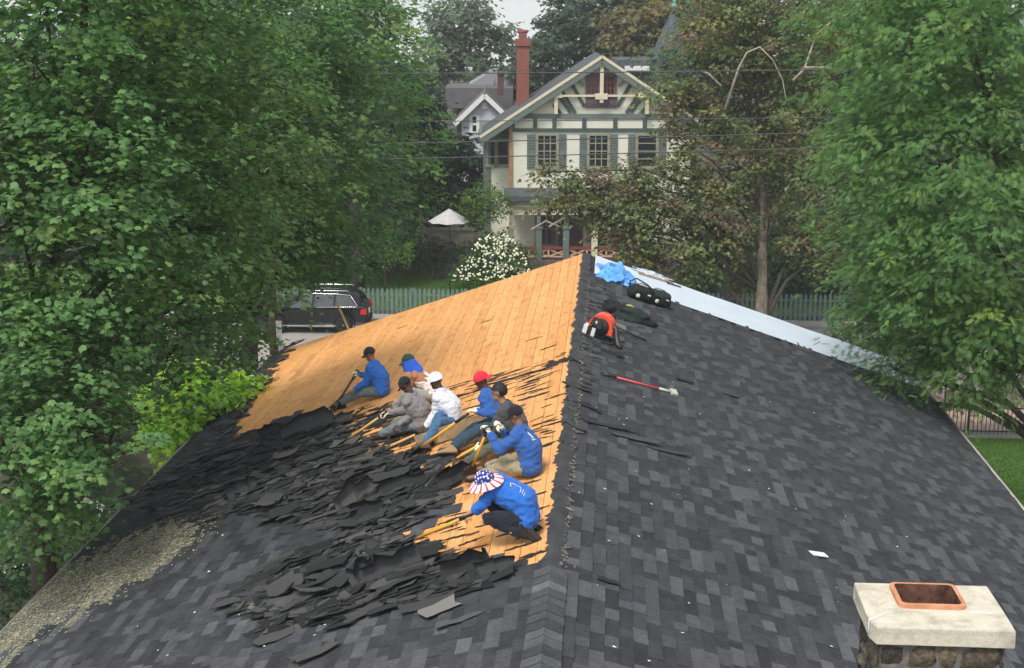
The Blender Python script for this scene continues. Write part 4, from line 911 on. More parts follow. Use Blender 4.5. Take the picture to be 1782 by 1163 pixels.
p7 = person('worker in blue shirt with a white back print, gripping a yellow handle upright', (925, 828), (897, 722, -.05), (168, 25), 172, hands=((850, 750, -.1), (872, 742, .12)), feet=((795, 850), (805, 832)), skin=(.24, .12, .075), shirt=BLUE2, pants=KHK, boots=BKB, gloves=(GLV, GLV), hat=ch(CB_), elbow=((.1, .5, -1), (0, -.4, -1)))
p8 = person('kneeling worker in blue shirt under a stars and stripes sun hat', (918, 936), (848, 838, -.12), (176, 18), 172, neck_uv=(890, 868, -.03), hunch=.13, hands=((792, 910, -.02), (815, 900, .15)), feet=(('r', .02, -.16), ('r', .02, .14)), skin=(.42, .22, .13), shirt=BLUE, sleeves='rolled', pants=NAVY, boots=BKB, hat=lambda root, M: cap_mesh(root, M, MATS['star_cloth'], None, bucket=MATS['stripe_cloth']), seat_h=.24, elbow=((0, .35, -1), (0, -.3, -1)), knee=((-1.3, -.25, -.35), (-1.3, .25, -.35)))
# blue cloth hanging from under the green cap over the neck
V, Fq = [], []; M_ = p2['HM']
for i in range(9):
    for j in range(11):
        a = R(110+230*j/10-20-75); t = i/8; rr_ = .100+.05*t+.012*math.sin(j*2.3+i*.4)*t; x, yy = rr_*math.sin(a+math.pi), rr_*1.15*math.cos(a+math.pi)
        q = M_ @ Vector((x, yy-.02*t, .035)); q += Vector((.10*t, .02*t, -.24*t))*(1.0 if yy < .02 else .7); V.append(q)
Fq = [(i*11+j, i*11+j+1, (i+1)*11+j+1, (i+1)*11+j) for i in range(8) for j in range(10)]
link('neck_cloth', mesh('neck_cloth', V, Fq, cloth('blue_cloth', (.025, .10, .50)), smooth=True), p2['root'])
# hood and harness of the two nearest the ridge
for sg in (-1, 1):
    b = MB(); a = p6; st = [a['pel']+a['f']*.16+a['lft']*.1*sg+a['sp']*.1, a['mid']+a['f']*.19+a['lft']*.11*sg+a['sp']*.1, a['sh'][0 if sg > 0 else 1]-a['lft']*.06*sg+a['sp']*.09, a['mid']-a['f']*.12+a['lft']*.06*sg+a['sp']*.06]; b.tube(st, .022, 8); b.build('harness_strap', plain('black_webbing', (.012, .012, .014), .7, .3) if 'black_webbing' not in MATS else MATS['black_webbing'], p6['root'])
# prints: curved decals laid on the cloth of the backs
def back_print(p, pts_list, up=.08, side=-.05, rad=.007, off=.16):
    me = p['shirt'].data; bm = bmesh.new(); bm.from_mesh(me); from mathutils.bvhtree import BVHTree; tr = BVHTree.FromBMesh(bm); bm.free()
    o0 = p['neck']-p['sp']*up+p['lft']*side; nrm = (-p['f']*.85+Vector((0, 0, .5))-Vector((0, 1, 0))*.25).normalized(); ax = nrm.cross(p['sp']).normalized(); ay = ax.cross(nrm)
    b = MB()
    for L in pts_list:
        q = []
        for x, y_ in L:
            h = tr.ray_cast(o0+ax*x+ay*y_+nrm*.5, -nrm)
            if h[0] is not None: q.append(h[0]+h[1]*.002)
        if len(q) > 1: b.tube(q, rad, 6)
    if b.v: b.build('shirt_print', LOGO, p['root'])
back_print(p7, [[(-.06, -.05), (-.045, .0), (-.02, .06), (.0, .0), (.02, -.05)], [(-.045, -.01), (.05, .02), (.06, -.05)], [(-.07, -.075), (.0, -.07), (.07, -.06)], [(.0, .06), (.045, .05), (.05, .0)], [(-.03, -.03), (.03, -.02)]], up=.13, side=.02, rad=.0065)
back_print(p8, [[(.06*math.cos(R(a)), .05*math.sin(R(a))) for a in range(20, 300, 20)], [(.0, -.06), (.07, -.08)], [(-.02, -.085), (.06, -.105)], [(.02, -.12), (.08, -.13)]], up=.12, side=.03, rad=.0045)
# patch and button on the kneeling worker's trousers
def stick_patch(p, part, u, v, sz, mat, name):
    o = [c for c in p['root'].children if c.name.startswith(part)][0]; bm = bmesh.new(); bm.from_mesh(o.data); from mathutils.bvhtree import BVHTree; tr = BVHTree.FromBMesh(bm); bm.free()
    r_ = ray(u, v).normalized(); h = tr.ray_cast(CAM-p['base'], r_)
    if h[0] is None: return
    n_ = h[1]; x = RT-n_*RT.dot(n_); x.normalize(); yv = n_.cross(x); V = [h[0]+n_*.004+x*a*sz[0]+yv*c*sz[1] for a, c in ((-.5, -.4), (.4, -.5), (.5, .45), (-.3, .5))]
    link(name, mesh(name, V, [(0, 1, 2, 3)], mat), p['root'])
stick_patch(p8, 'trousers', 911, 926, (.10, .06), LOGO, 'patch'); stick_patch(p8, 'trousers', 889, 927, (.03, .03), LOGO, 'button')
# the tools in their hands
def hp(p, i, k=.07):
    a = p['arms'][i]; return a[2]+(a[2]-a[1]).normalized()*k+p['base']
def roofpt(u, v, h=.03): return RP(-1, *onroof(u, v, -1), h)
def through(A, B, ext): d = (B-A).normalized(); return B+d*ext
def grip_tool(p, i, foot, ext, grip, mat, label, rad=.019):
    A = roofpt(*foot); B = through(A, hp(p, i), ext); return tool('shingle_shovel', A, B, grip, True, mat, label, rad)
tool('shingle_shovel', roofpt(582, 718, .06), through(roofpt(582, 718, .06), hp(p1, 1), .06), 'd', True, DKW, 'brown wooden shingle shovel levered by the farthest worker', .022)
grip_tool(p3, 1, (594, 782, .08), .05, 'd', ASH, 'wood handled shovel with black grip held by the grey shirted worker', .02)
tool('shingle_shovel', roofpt(655, 794, .06), atw(722, 757, p4['D']-.25), None, True, ASH, 'pale wooden shovel handle in front of the white shirted worker', .02)
tool('shingle_shovel', roofpt(718, 796, .06), atw(815, 720, p5['D']-.4), 's', True, YEL, 'yellow shovel with black grip before the red capped worker', .02)
grip_tool(p6, 0, (770, 826, .1), .22, 'd', YEL, 'yellow shovel held low by the black haired worker', .019)
tool('shingle_shovel', roofpt(820, 838, .10), through(roofpt(820, 838, .10), hp(p7, 0), .06), 'd', True, YEL, 'yellow shovel held upright by the worker with the printed back', .02)
A = roofpt(712, 958, .10); B = through(A, hp(p8, 0, .06), .26); tool('shingle_shovel', A, B, 'd', True, YEL, 'yellow shovel with black ring grip under the flag hat worker', .02)
# planks the crew sit by, and a stick beyond the roof edge
b = MB(); b.box((0, 0, .11), (1.15, .04, .22)); A = onroof(790, 765, -1); tag(b.build('toe_board', MATS['weathered_wood'], None, roofmat(-1, A[0], A[1], .03, .12)), 'weathered tan plank set on edge between the seated workers', 'plank')
P0, P1 = at(612, 585, 35.2), at(585, 524, 36.0); b = MB(); b.tube([P0+(P0-P1)*3.4, P0, P1], .03, 6, smooth=False); tag(b.build('wooden_pole', ASH), 'pale wooden pole leaning up past the far left roof edge', 'pole')
# ------------------------------------------------------------------ the half-timbered house
HD = 70.0                                        # facade, metres ahead; the house stands square to the viewing direction
HO = CAM+FH*HD; HO = Vector((HO.x, HO.y, 0))
HMAT = Matrix.Translation(HO) @ Matrix.Rotation(YAW, 4, 'Z')     # local x right, y away from us, z up
def hx(u, D=HD): return (at(u, 300, D)-CAM).dot(RT)*1.0
def hz(v, D=HD): return at(CX, v, D).z
def HX(u, v=300): p = at(u, v, HD); return (p-CAM).dot(RT)
house = empty('timbered_house'); house.matrix_world = HMAT; tag(house, 'cream house with green half timbered gable, shutters and porch behind the roof', 'house')
CREAM = None
k = NT('cream_siding').set(.75, .25); P_ = k.co(); k.color(k.ramp(k.noise(P_, 1.2, 5), [(.3, (.64, .63, .52)), (.7, (.75, .745, .64))]))
wv = k.new('ShaderNodeTexWave', wave_type='BANDS', bands_direction='Z', wave_profile='SAW'); wv.inputs['Scale'].default_value = 1.6; k.l(P_, wv.inputs['Vector']); k.bump(wv.outputs['Fac'], .5, .02)
GRNT = plain('green_timber', (.125, .155, .138), .6, .3, var=.15); DKG = plain('dark_green_timber', (.060, .085, .075), .6, .3, var=.2); CRT = plain('cream_trim', (.60, .55, .40), .6, .3, var=.1); SLT = plain('slate', (.075, .085, .095), .8, .3, var=.3, scale=4, world=True)
MAR = plain('maroon_sash', (.20, .045, .035), .5, .4, var=.2); PUR = plain('purple_board', (.13, .085, .10), .7, .3, var=.2); TAUP = plain('taupe_trim', (.26, .26, .19), .6, .3, var=.1)
k = NT('window_glass').set(.08, .6); k.color((.018, .022, .026)); GLS = k.m
k = NT('red_brick').set(.9, .2); P_ = k.co(); br = k.new('ShaderNodeTexBrick'); br.inputs['Scale'].default_value = 5.0; br.inputs['Color1'].default_value = (.20, .070, .055, 1); br.inputs['Color2'].default_value = (.27, .095, .072, 1); br.inputs['Mortar'].default_value = (.20, .12, .10, 1); br.inputs['Mortar Size'].default_value = .012
mpp = k.new('ShaderNodeMapping'); mpp.inputs['Rotation'].default_value = (R(90), 0, 0); k.l(P_, mpp.inputs['Vector']); k.l(mpp.outputs[0], br.inputs['Vector']); k.color(br.outputs['Color'])
BRK = k.m
xl, xr, xp = HX(887), HX(1201), HX(1044); zp = hz(97); ze = hz(229); zb1, zb2 = hz(202), hz(226.5)
b = MB(); b.bx(xl, xr, 0, 13, 0, ze); b.build('wall', MATS['cream_siding'], house)
el, er = HX(836), HX(1252); zel = hz(236)
def rakez(x): return zp-(zp-zel)*abs(x-xp)/(xp-el)
b = MB(); gl, g_r = xl, xr; b.prism([(gl, ze-.01), (g_r, ze-.01), (g_r, rakez(g_r)-.5), (xp, zp-.5), (gl, rakez(gl)-.5)], .0, 5.3); b.build('gable_wall', MATS['cream_siding'], house)
rf = MB()
for sx_, ex in ((-1, el), (1, er)):
    rf.add([(xp, -.5, zp+.02), (ex, -.5, zel+.02), (ex, 5.5, zel+.02), (xp, 5.5, zp+.02), (xp, -.5, zp-.16), (ex, -.5, zel-.16), (ex, 5.5, zel-.16), (xp, 5.5, zp-.16)], [(0, 1, 2, 3), (4, 7, 6, 5), (0, 4, 5, 1), (1, 5, 6, 2), (3, 2, 6, 7)])
roof = rf.build('roof', SLT, house)
def strip(b, x0, z0, x1, z1, wd, y0, y1):
    d = Vector((x1-x0, z1-z0)); n_ = Vector((-d.y, d.x)).normalized()*wd/2
    P = [(x0-n_.x, z0-n_.y), (x1-n_.x, z1-n_.y), (x1+n_.x, z1+n_.y), (x0+n_.x, z0+n_.y)]; b.prism(P, y0, y1)
for sx_, ex in ((-1, el), (1, er)):
    b = MB(); strip(b, xp, zp-.03, ex, zel-.03, .14, -.59, -.503); b.build('barge_board', CRT, roof); b = MB(); strip(b, xp, zp-.27, ex, zel-.27, .30, -.56, -.46); b.build('barge_board', GRNT, roof)
for z, wd, m in ((zb1, .22, GRNT), (zb2, .18, DKG)):
    b = MB(); b.bx(xl-.02, xr+.02, -.09, -.003, z-wd/2, z+wd/2); b.build('timber', m, house)
for u in (892, 931, 964, 1015.5, 1069, 1120, 1160, 1196):
    b = MB(); b.bx(HX(u)-.10, HX(u)+.10, -.07, -.002, zb2+.09, zb1-.11); b.build('timber', DKG, house)
zk = hz(166)
for sg in (-1, 1):
    for (u0, v0, u1, v1) in ((1016, 186, 990, 140), (992, 196, 972, 168), (975, 198, 962, 182), (1014, 150, 1000, 136), (1000, 197, 976, 158)):
        b = MB(); du0, du1 = (u0-1044)*sg+1044 if sg == -1 else u0, (u1-1044)*sg+1044 if sg == -1 else u1
        strip(b, HX(du0), hz(v0), HX(du1), hz(v1), .17, -.075, -.002); b.build('timber', DKG if v0 > 160 else TAUP, house)
    xs_ = HX(1044+sg*-40); b = MB(); b.bx(min(xs_, HX(1044-sg*78)), max(xs_, HX(1044-sg*78)), -.45, -.36, zk-.06, zk+.06); b.build('tie_beam', TAUP, house)
    xq = HX(1044-sg*78); b = MB(); b.bx(xq-.45, xq+.3, -.48, -.02, zk-.1, zk+.16); b.bx(xq-.08, xq+.1, -.42, -.02, zb1+.12, zk-.1); b.build('bracket', CRT, house)
b = MB(); b.bx(HX(964), HX(1124), -.46, -.37, zk-.05, zk+.05); b.bx(xp-.09, xp+.09, -.47, -.34, hz(178), zp-.4); b.bx(xp-.32, xp+.3, -.5, -.32, hz(172), hz(162)); b.build('king_post', CRT, house)
def window(u0, u1, v0, v1, sash, rows=2, cols=2, trim=TAUP, yy=-.05, lower=None, par=None):
    par = par or house; x0, x1, z1, z0 = HX(u0), HX(u1), hz(v0), hz(v1); t = .12
    w_ = MB(); w_.bx(x0-t, x1+t, yy-.06, yy+.045, z1, z1+t*1.3); w_.bx(x0-t*1.3, x1+t*1.3, yy-.12, yy+.045, z0-t, z0); w_.bx(x0-t, x0, yy-.06, yy+.045, z0, z1); w_.bx(x1, x1+t, yy-.06, yy+.045, z0, z1)
    o = w_.build('window', trim, par)
    for i in range(cols):
        for j in range(rows):
            g = MB(); a0 = x0+(x1-x0)*i/cols; a1 = x0+(x1-x0)*(i+1)/cols; c0 = z0+(z1-z0)*j/rows; c1 = z0+(z1-z0)*(j+1)/rows; g.bx(a0+.02, a1-.02, yy+.012, yy+.02, c0+.02, c1-.02); g.build('pane', GLS if not (lower and j == 0) else lower, o)
    m = MB()
    for i in range(cols+1): xx = x0+(x1-x0)*i/cols; m.bx(xx-.025, xx+.025, yy-.025, yy+.03, z0, z1)
    for j in range(rows+1): zz = z0+(z1-z0)*j/rows; m.bx(x0+.026, x1-.026, yy-.02, yy+.028, zz-.025, zz+.025)
    m.build('sash', sash, o); return o
window(1021, 1039, 133, 164, MAR, 3, 3, PUR, -.06); window(1048, 1066, 133, 164, MAR, 3, 3, PUR, -.06)
b = MB(); b.bx(HX(1017), HX(1071), -.10, -.004, hz(188), hz(166)); b.build('panel', PUR, house)
def shutter(u0, u1, v0, v1):
    x0, x1, z1, z0 = HX(u0), HX(u1), hz(v0), hz(v1); b = MB(); b.bx(x0, x1, -.06, -.003, z0, z1); n_ = 12
    for i in range(n_):
        zz = z0+.06+(z1-z0-.12)*(i+.5)/n_
        if abs(i-n_/2+.5) > .6: b.bx(x0+.05, x1-.05, -.085, -.055, zz-.035, zz+.02)
    b.build('shutter', GRNT, house)
for (s0_, s1_, w0_, w1_, s2_, s3_) in ((917, 932, 936, 968, 972, 985), (1008, 1021, 1025, 1057, 1061, 1074), (1092, 1105, 1109, 1141, 1145, 1158)):
    shutter(s0_, s1_, 234, 294); shutter(s2_, s3_, 234, 294); window(w0_, w1_, 236, 290, TAUP, 4, 3 if w0_ < 1100 else 1, TAUP, lower=None)
# bay on the left and its roof
b = MB(); bx0, bx1 = HX(841), xl-.003; b.bx(bx0, bx1, 1.4, 9, 0, hz(240)); b.build('bay', MATS['cream_siding'], house)
b = MB(); b.bx(bx0-.03, bx0+.35, 1.33, 1.44, 0, hz(240)); b.bx(bx0, bx1, 1.32, 1.44, hz(249), hz(239)); b.bx(bx0-.3, bx1, 1.0, 9, hz(239)+.002, hz(235)); b.build('timber', GRNT, house)
window(866, 884, 250, 292, TAUP, 1, 1, TAUP, 1.36); window(849, 861, 250, 292, TAUP, 1, 1, TAUP, 1.36)
b = MB(); b.bx(HX(886), HX(892), -.10, -.0, hz(330), hz(215)); b.build('downspout', plain('copper_pipe', (.32, .17, .09), .5, .4), house)
b = MB(); b.bx(HX(1194), HX(1199), -.10, -.0, hz(330), hz(232)); b.build('downspout', CRT, house)
# porch
px0, px1 = HX(884), HX(1110); zr1, zr0 = hz(331), hz(347, 66.8)
b = MB(); b.add([(px0-.2, -3.2, zr0+.14), (px1+.2, -3.2, zr0+.14), (px1+.2, -.002, zr1+.12), (px0-.2, -.002, zr1+.12), (px0-.2, -3.2, zr0-.1), (px1+.2, -3.2, zr0-.1), (px1+.2, -.002, zr0-.1), (px0-.2, -.002, zr0-.1)], [(0, 1, 2, 3), (0, 4, 5, 1), (1, 5, 6, 2), (3, 7, 4, 0), (4, 7, 6, 5)]); porch = b.build('porch_roof', SLT, house)
b = MB(); b.bx(px0, px1, -3.05, -2.85, zr0-.42, zr0-.11); b.build('porch_beam', TAUP, house)
zf = hz(453, 67); b = MB(); b.bx(px0, px1+2, -3.1, -.003, 0.0, zf); b.build('porch_floor', PUR, house)
for u in (889, 936, 982, 1030, 1078):
    b = MB(); x = HX(u); b.bx(x-.15, x+.15, -3.08, -2.8, zf+.002, hz(398, 67)); b.box((x, -2.94, hz(398, 67)+.04), (.38, .36, .08)); b.bx(x-.09, x+.09, -3.02, -2.86, hz(397, 67)+.04, zr0-.42); b.build('porch_post', CRT if u in (889, 1030) else GRNT, house)
b = MB()
for i in range(60): x = px0+.3+(px1-px0-.6)*i/59; b.bx(x-.03, x+.03, -2.97, -2.93, zr0-.75, zr0-.43)
b.bx(px0, px1, -2.98, -2.92, zr0-.80, zr0-.74); b.build('spindle_frieze', CRT, house)
zrt = hz(432, 67); b = MB(); b.bx(px0, px1+2, -3.0, -2.88, zrt-.06, zrt+.06); b.build('porch_rail', MAR, house)
xx = px0+.1
while xx < px1+1.6:
    b = MB(); z0_, z1_ = hz(447, 67), zrt-.07; x1_ = xx+.95; cz = (z0_+z1_)/2; cx = (xx+x1_)/2
    for (a0, c0, a1, c1) in ((xx, z0_, cx, cz), (cx, cz, x1_, z1_), (xx, z1_, cx, cz), (cx, cz, x1_, z0_), (xx, z0_, x1_, z0_)): strip(b, a0, c0, a1, c1, .06, -2.96, -2.92)
    b.tube([(cx+.24*math.cos(R(q)), -2.90, cz+.24*math.sin(R(q))*.9) for q in range(0, 361, 30)], .03, 6); b.bx(x1_-.04, x1_+.04, -2.97, -2.91, z0_-.02, z1_)
    b.build('balustrade_panel', plain('salmon_paint', (.60, .36, .24), .6, .3) if 'salmon_paint' not in MATS else MATS['salmon_paint'], house); xx = x1_
b = MB()
for x in (px0+2.2, px0+3.1): b.bx(x, x+.75, -.05, -.003, zf, zf+2.1)
b.build('door', PUR, house); window(935, 968, 372, 425, TAUP, 2, 2, TAUP, -.05); window(1036, 1060, 405, 428, CRT, 1, 1, CRT, -.05)
# chimney, cross roof, turret
b = MB(); cx0, cx1 = HX(899, 100), HX(922, 100); b.bx(cx0, cx1, 3.0, 4.2, rakez(cx0)-1, hz(83)); b.bx(cx0-.08, cx1+.08, 2.92, 4.28, hz(83)-.002, hz(71)); b.bx(cx0+.12, cx1-.12, 3.1, 4.1, hz(71)-.002, hz(60)); b.lathe([(.25, hz(60)-.02), (.3, hz(57)), (.24, hz(54))], 10, M=Matrix.Translation(((cx0+cx1)/2, 3.6, 0))); b.build('chimney', BRK, house)
b = MB(); for_x = [HX(1080), HX(1290)]; b.prism([(for_x[0], hz(165)), (for_x[1], hz(165)), (for_x[1]-.6, hz(112)), (for_x[0]+.2, hz(113))], 6.0, 11); b.build('cross_roof', SLT, house)
b = MB(); b.bx(HX(1100), HX(1145), 5.6, 5.998, hz(132), hz(124)); b.build('dormer_band', MATS['white_paint'], house)
b = MB(); cxx = HX(1203); b.lathe([(1.5, 0), (1.5, hz(150)), (1.7, hz(150)), (.85, hz(75)), (.06, hz(14))], 12, M=Matrix.Translation((cxx, 9.5, 0)), smooth=False); b.build('turret', SLT, house)
b = MB(); b.lathe([(.05, hz(16)), (.22, hz(10)), (.06, hz(5)), (.12, hz(2)), (.02, hz(-8))], 8, M=Matrix.Translation((cxx, 9.5, 0))); b.build('finial', plain('verdigris', (.20, .42, .34), .7, .3), house)
# ------------------------------------------------------------------ the grey house behind
GD = 92.0
def gx(u): return (at(u, 200, GD)-CAM).dot(RT)
def gz(v): return at(CX, v, GD).z
GO = CAM+FH*GD; gh = empty('grey_house'); gh.matrix_world = Matrix.Translation((GO.x, GO.y, 0)) @ Matrix.Rotation(YAW, 4, 'Z'); tag(gh, 'small pale grey gabled house far behind, left of the brick chimney', 'house')
GW = plain('grey_siding', (.50, .52, .58), .7, .3, var=.05); RFG = plain('grey_roof', (.115, .112, .118), .85, .2, var=.15, scale=2)
a0, a1, ap = gx(803), gx(884), gx(843.7); zt, zl = gz(166), gz(205)
b = MB(); b.prism([(a0, 0), (a1, 0), (a1, zl), (ap, zt), (a0, zl)], 0, 9); b.build('wall', GW, gh)
b = MB()
for sg, e in ((-1, a0-.45), (1, a1+.45)): zz = zl-.45*(zt-zl)/(ap-a0); b.add([(ap, -.4, zt+.18), (e, -.4, zz+.18), (e, 9, zz+.18), (ap, 9, zt+.18), (ap, -.4, zt+.02), (e, -.4, zz+.02), (e, 9, zz+.02), (ap, 9, zt+.02)], [(0, 1, 2, 3), (0, 4, 5, 1), (4, 7, 6, 5), (1, 5, 6, 2)])
rg = b.build('roof', RFG, gh)
for sg, e in ((-1, a0-.45), (1, a1+.45)): b = MB(); zz = zl-.45*(zt-zl)/(ap-a0); strip(b, ap, zt+.02, e, zz+.02, .3, -.48, -.402); b.build('barge_board', MATS['white_paint'], rg)
b = MB(); b.prism([(gx(768), gz(200)), (gx(893), gz(200)), (gx(893), gz(163)), (gx(768), gz(162))], 6, 12); b.build('rear_roof', RFG, gh)
b = MB(); b.prism([(gx(805), gz(165)), (gx(900), gz(165)), (gx(880), gz(138)), (gx(850), gz(138))], 10, 16); b.build('hip_roof', plain('pale_roof', (.24, .25, .27), .8, .2), gh)
b = MB(); b.bx(gx(865), gx(876), 3.5, 4.5, gz(172), gz(134)); b.bx(gx(864), gx(877), 3.4, 4.6, gz(134)-.002, gz(130)); b.build('chimney', plain('dark_brick', (.10, .055, .05), .9, .2), gh)
for (u0, u1, v0, v1) in ((817, 834, 201, 231), (859, 872, 204, 226), (839, 848, 178, 190)):
    w_ = MB(); w_.bx(gx(u0), gx(u1), -.08, -.002, gz(v1), gz(v0)); o = w_.build('window', MATS['white_paint'], gh)
    if v0 > 190:
        for j in range(2): g = MB(); zz0 = gz(v1)+(gz(v0)-gz(v1))*j/2; g.bx(gx(u0)+.2, gx(u1)-.2, -.1, -.082, zz0+.1, zz0+(gz(v0)-gz(v1))/2-.08); g.build('pane', GLS, o)
# ------------------------------------------------------------------ picket fence along the sidewalk, iron fence by the lawn
FEN = plain('green_picket', (.125, .185, .155), .7, .25, var=.2, world=True)
def picket_fence(x0, x1, y, label):
    f_ = empty('picket_fence', ((x0+x1)/2, y, 0)); tag(f_, label, 'fence'); c = (x0+x1)/2; me = MB(); me.prism([(-.065, .08), (.065, .08), (.065, 1.22), (.0, 1.32), (-.065, 1.22)], -.012, .012); me = me.me('picket', FEN)
    n_ = int((x1-x0)/.215)
    for i in range(n_): link('picket', me, f_, Matrix.Translation((x0-c+i*.215, -.035+random.uniform(-.004, .004), random.uniform(-.01, .01))) @ Matrix.Rotation(random.uniform(-.012, .012), 4, 'Y'))
    for z in (.32, 1.0): b = MB(); b.bx(x0-c-.1, x1-c+.1, -.02, .02, z-.045, z+.045); b.build('rail', FEN, f_)
    for i in range(int((x1-x0)/2.4)+1): b = MB(); b.bx(x0-c+i*2.4-.06, x0-c+i*2.4+.06, .022, .14, 0, 1.28); b.build('post', FEN, f_)
picket_fence(-15.5, -3.6, 61.0, 'grey green picket fence behind the parked car'); picket_fence(4.2, 13.2, 61.0, 'shaded picket fence behind the pale tree trunk')
IRN = plain('black_iron', (.030, .028, .026), .5, .4, var=.2)
fi = empty('iron_fence', (13.5, 44.6, 0)); tag(fi, 'black iron railing at the far edge of the lawn', 'fence'); me = MB(); me.tube([(0, 0, .03), (0, 0, 1.0), (0, 0, 1.08)], [.014, .014, .003], 6); me = me.me('bar', IRN)
for i in range(62): link('bar', me, fi, Matrix.Translation((-4.2+i*.135, 0, 0)))
for z in (.12, .92): b = MB(); b.bx(-4.3, 4.3, -.02, .02, z-.02, z+.02); b.build('rail', IRN, fi)
for x in (-4.2, -1.0, 1.25, 4.2): b = MB(); b.bx(x-.04, x+.04, -.045, -.022, 0, 1.2); b.build('post', IRN, fi)
# ------------------------------------------------------------------ parked car
k = NT('car_paint').set(.25, .4); k.color((.009, .010, .012)); k.b.inputs['Coat Weight'].default_value = .35; k.b.inputs['Coat Roughness'].default_value = .06; PNT = k.m
CHR = plain('chrome', (.75, .76, .78), .15, .5, .9, var=.03); RUB = plain('rubber', (.015, .015, .015), .8, .3); TLR = plain('tail_red', (.50, .015, .022), .2, .5, var=.05)
k = NT('tinted_glass').set(.05, .6); k.color((.020, .024, .028)); k.b.inputs['Coat Weight'].default_value = 1.0; TGL = k.m
pr = onz(648, 586, 0); car = empty('parked_car'); car.matrix_world = Matrix.Translation((pr.x-2.80, 58.2, .004)) @ Matrix.Rotation(R(180+2), 4, 'Z'); tag(car, 'black sport utility car parked by the picket fence under the trees', 'car')
# local: +x is the front of the car, y left-right, z up. side profile of the lower body, lofted across the width
prof = [(-2.42, .55), (-2.45, .80), (-2.40, 1.06), (-2.28, 1.16), (1.05, 1.12), (1.55, 1.08), (2.25, .96), (2.42, .78), (2.45, .45), (2.35, .28), (-2.25, .28), (-2.40, .38)]
V, Fq = [], []; W_ = [(-.98, .90), (-1.0, .97), (-.97, 1.0)]; secs = [(-.90, .965), (-.97, .99), (-.985, 1.0), (.985, 1.0), (.97, .99), (.90, .965)]
n_ = len(prof)
for yv, sc_ in secs: V += [((x*sc_), yv, .62+(z-.62)*(sc_ if z > .6 else 1)) for x, z in prof]
for i in range(len(secs)-1): Fq += [(i*n_+j, i*n_+(j+1) % n_, (i+1)*n_+(j+1) % n_, (i+1)*n_+j) for j in range(n_)]
Fq += [tuple(range(n_-1, -1, -1)), tuple(range((len(secs)-1)*n_, len(secs)*n_))]
me = MB().add(V, Fq).me('body', PNT); bm = bmesh.new(); bm.from_mesh(me); bmesh.ops.recalc_face_normals(bm, faces=bm.faces); bmesh.ops.bevel(bm, geom=bm.edges[:], offset=.03, segments=2, affect='EDGES', clamp_overlap=True); bm.to_mesh(me); bm.free(); me.polygons.foreach_set('use_smooth', [True]*len(me.polygons)); body = link('body', me, car)
cab = [(-2.30, 1.10), (-2.10, 1.52), (-1.75, 1.74), (-.3, 1.79), (.35, 1.72), (1.25, 1.10)]; V = []
for yv, sc_ in ((-.95, 0), (-.72, 1), (.72, 1), (.95, 0)):
    for x, z in cab: f_ = (z-1.1)/.69; V.append((x, (-.95+.23*f_ if yv < 0 else .95-.23*f_), z))
c1 = V[:6]; c2 = V[18:24]; V = c1+c2
me = MB().add(V, [(0, 1, 2, 3, 4, 5), (11, 10, 9, 8, 7, 6)]+[(i, i+6, i+7, i+1) for i in range(5)]).me('cabin', PNT); bm = bmesh.new(); bm.from_mesh(me); bmesh.ops.recalc_face_normals(bm, faces=bm.faces); bmesh.ops.bevel(bm, geom=bm.edges[:], offset=.03, segments=2, affect='EDGES'); bm.to_mesh(me); bm.free(); me.polygons.foreach_set('use_smooth', [True]*len(me.polygons)); link('roof', me, car)
def sidept(x, z, sg, o=.006): f_ = (z-1.1)/.69; return (x, sg*(.95-.23*f_+o), z)
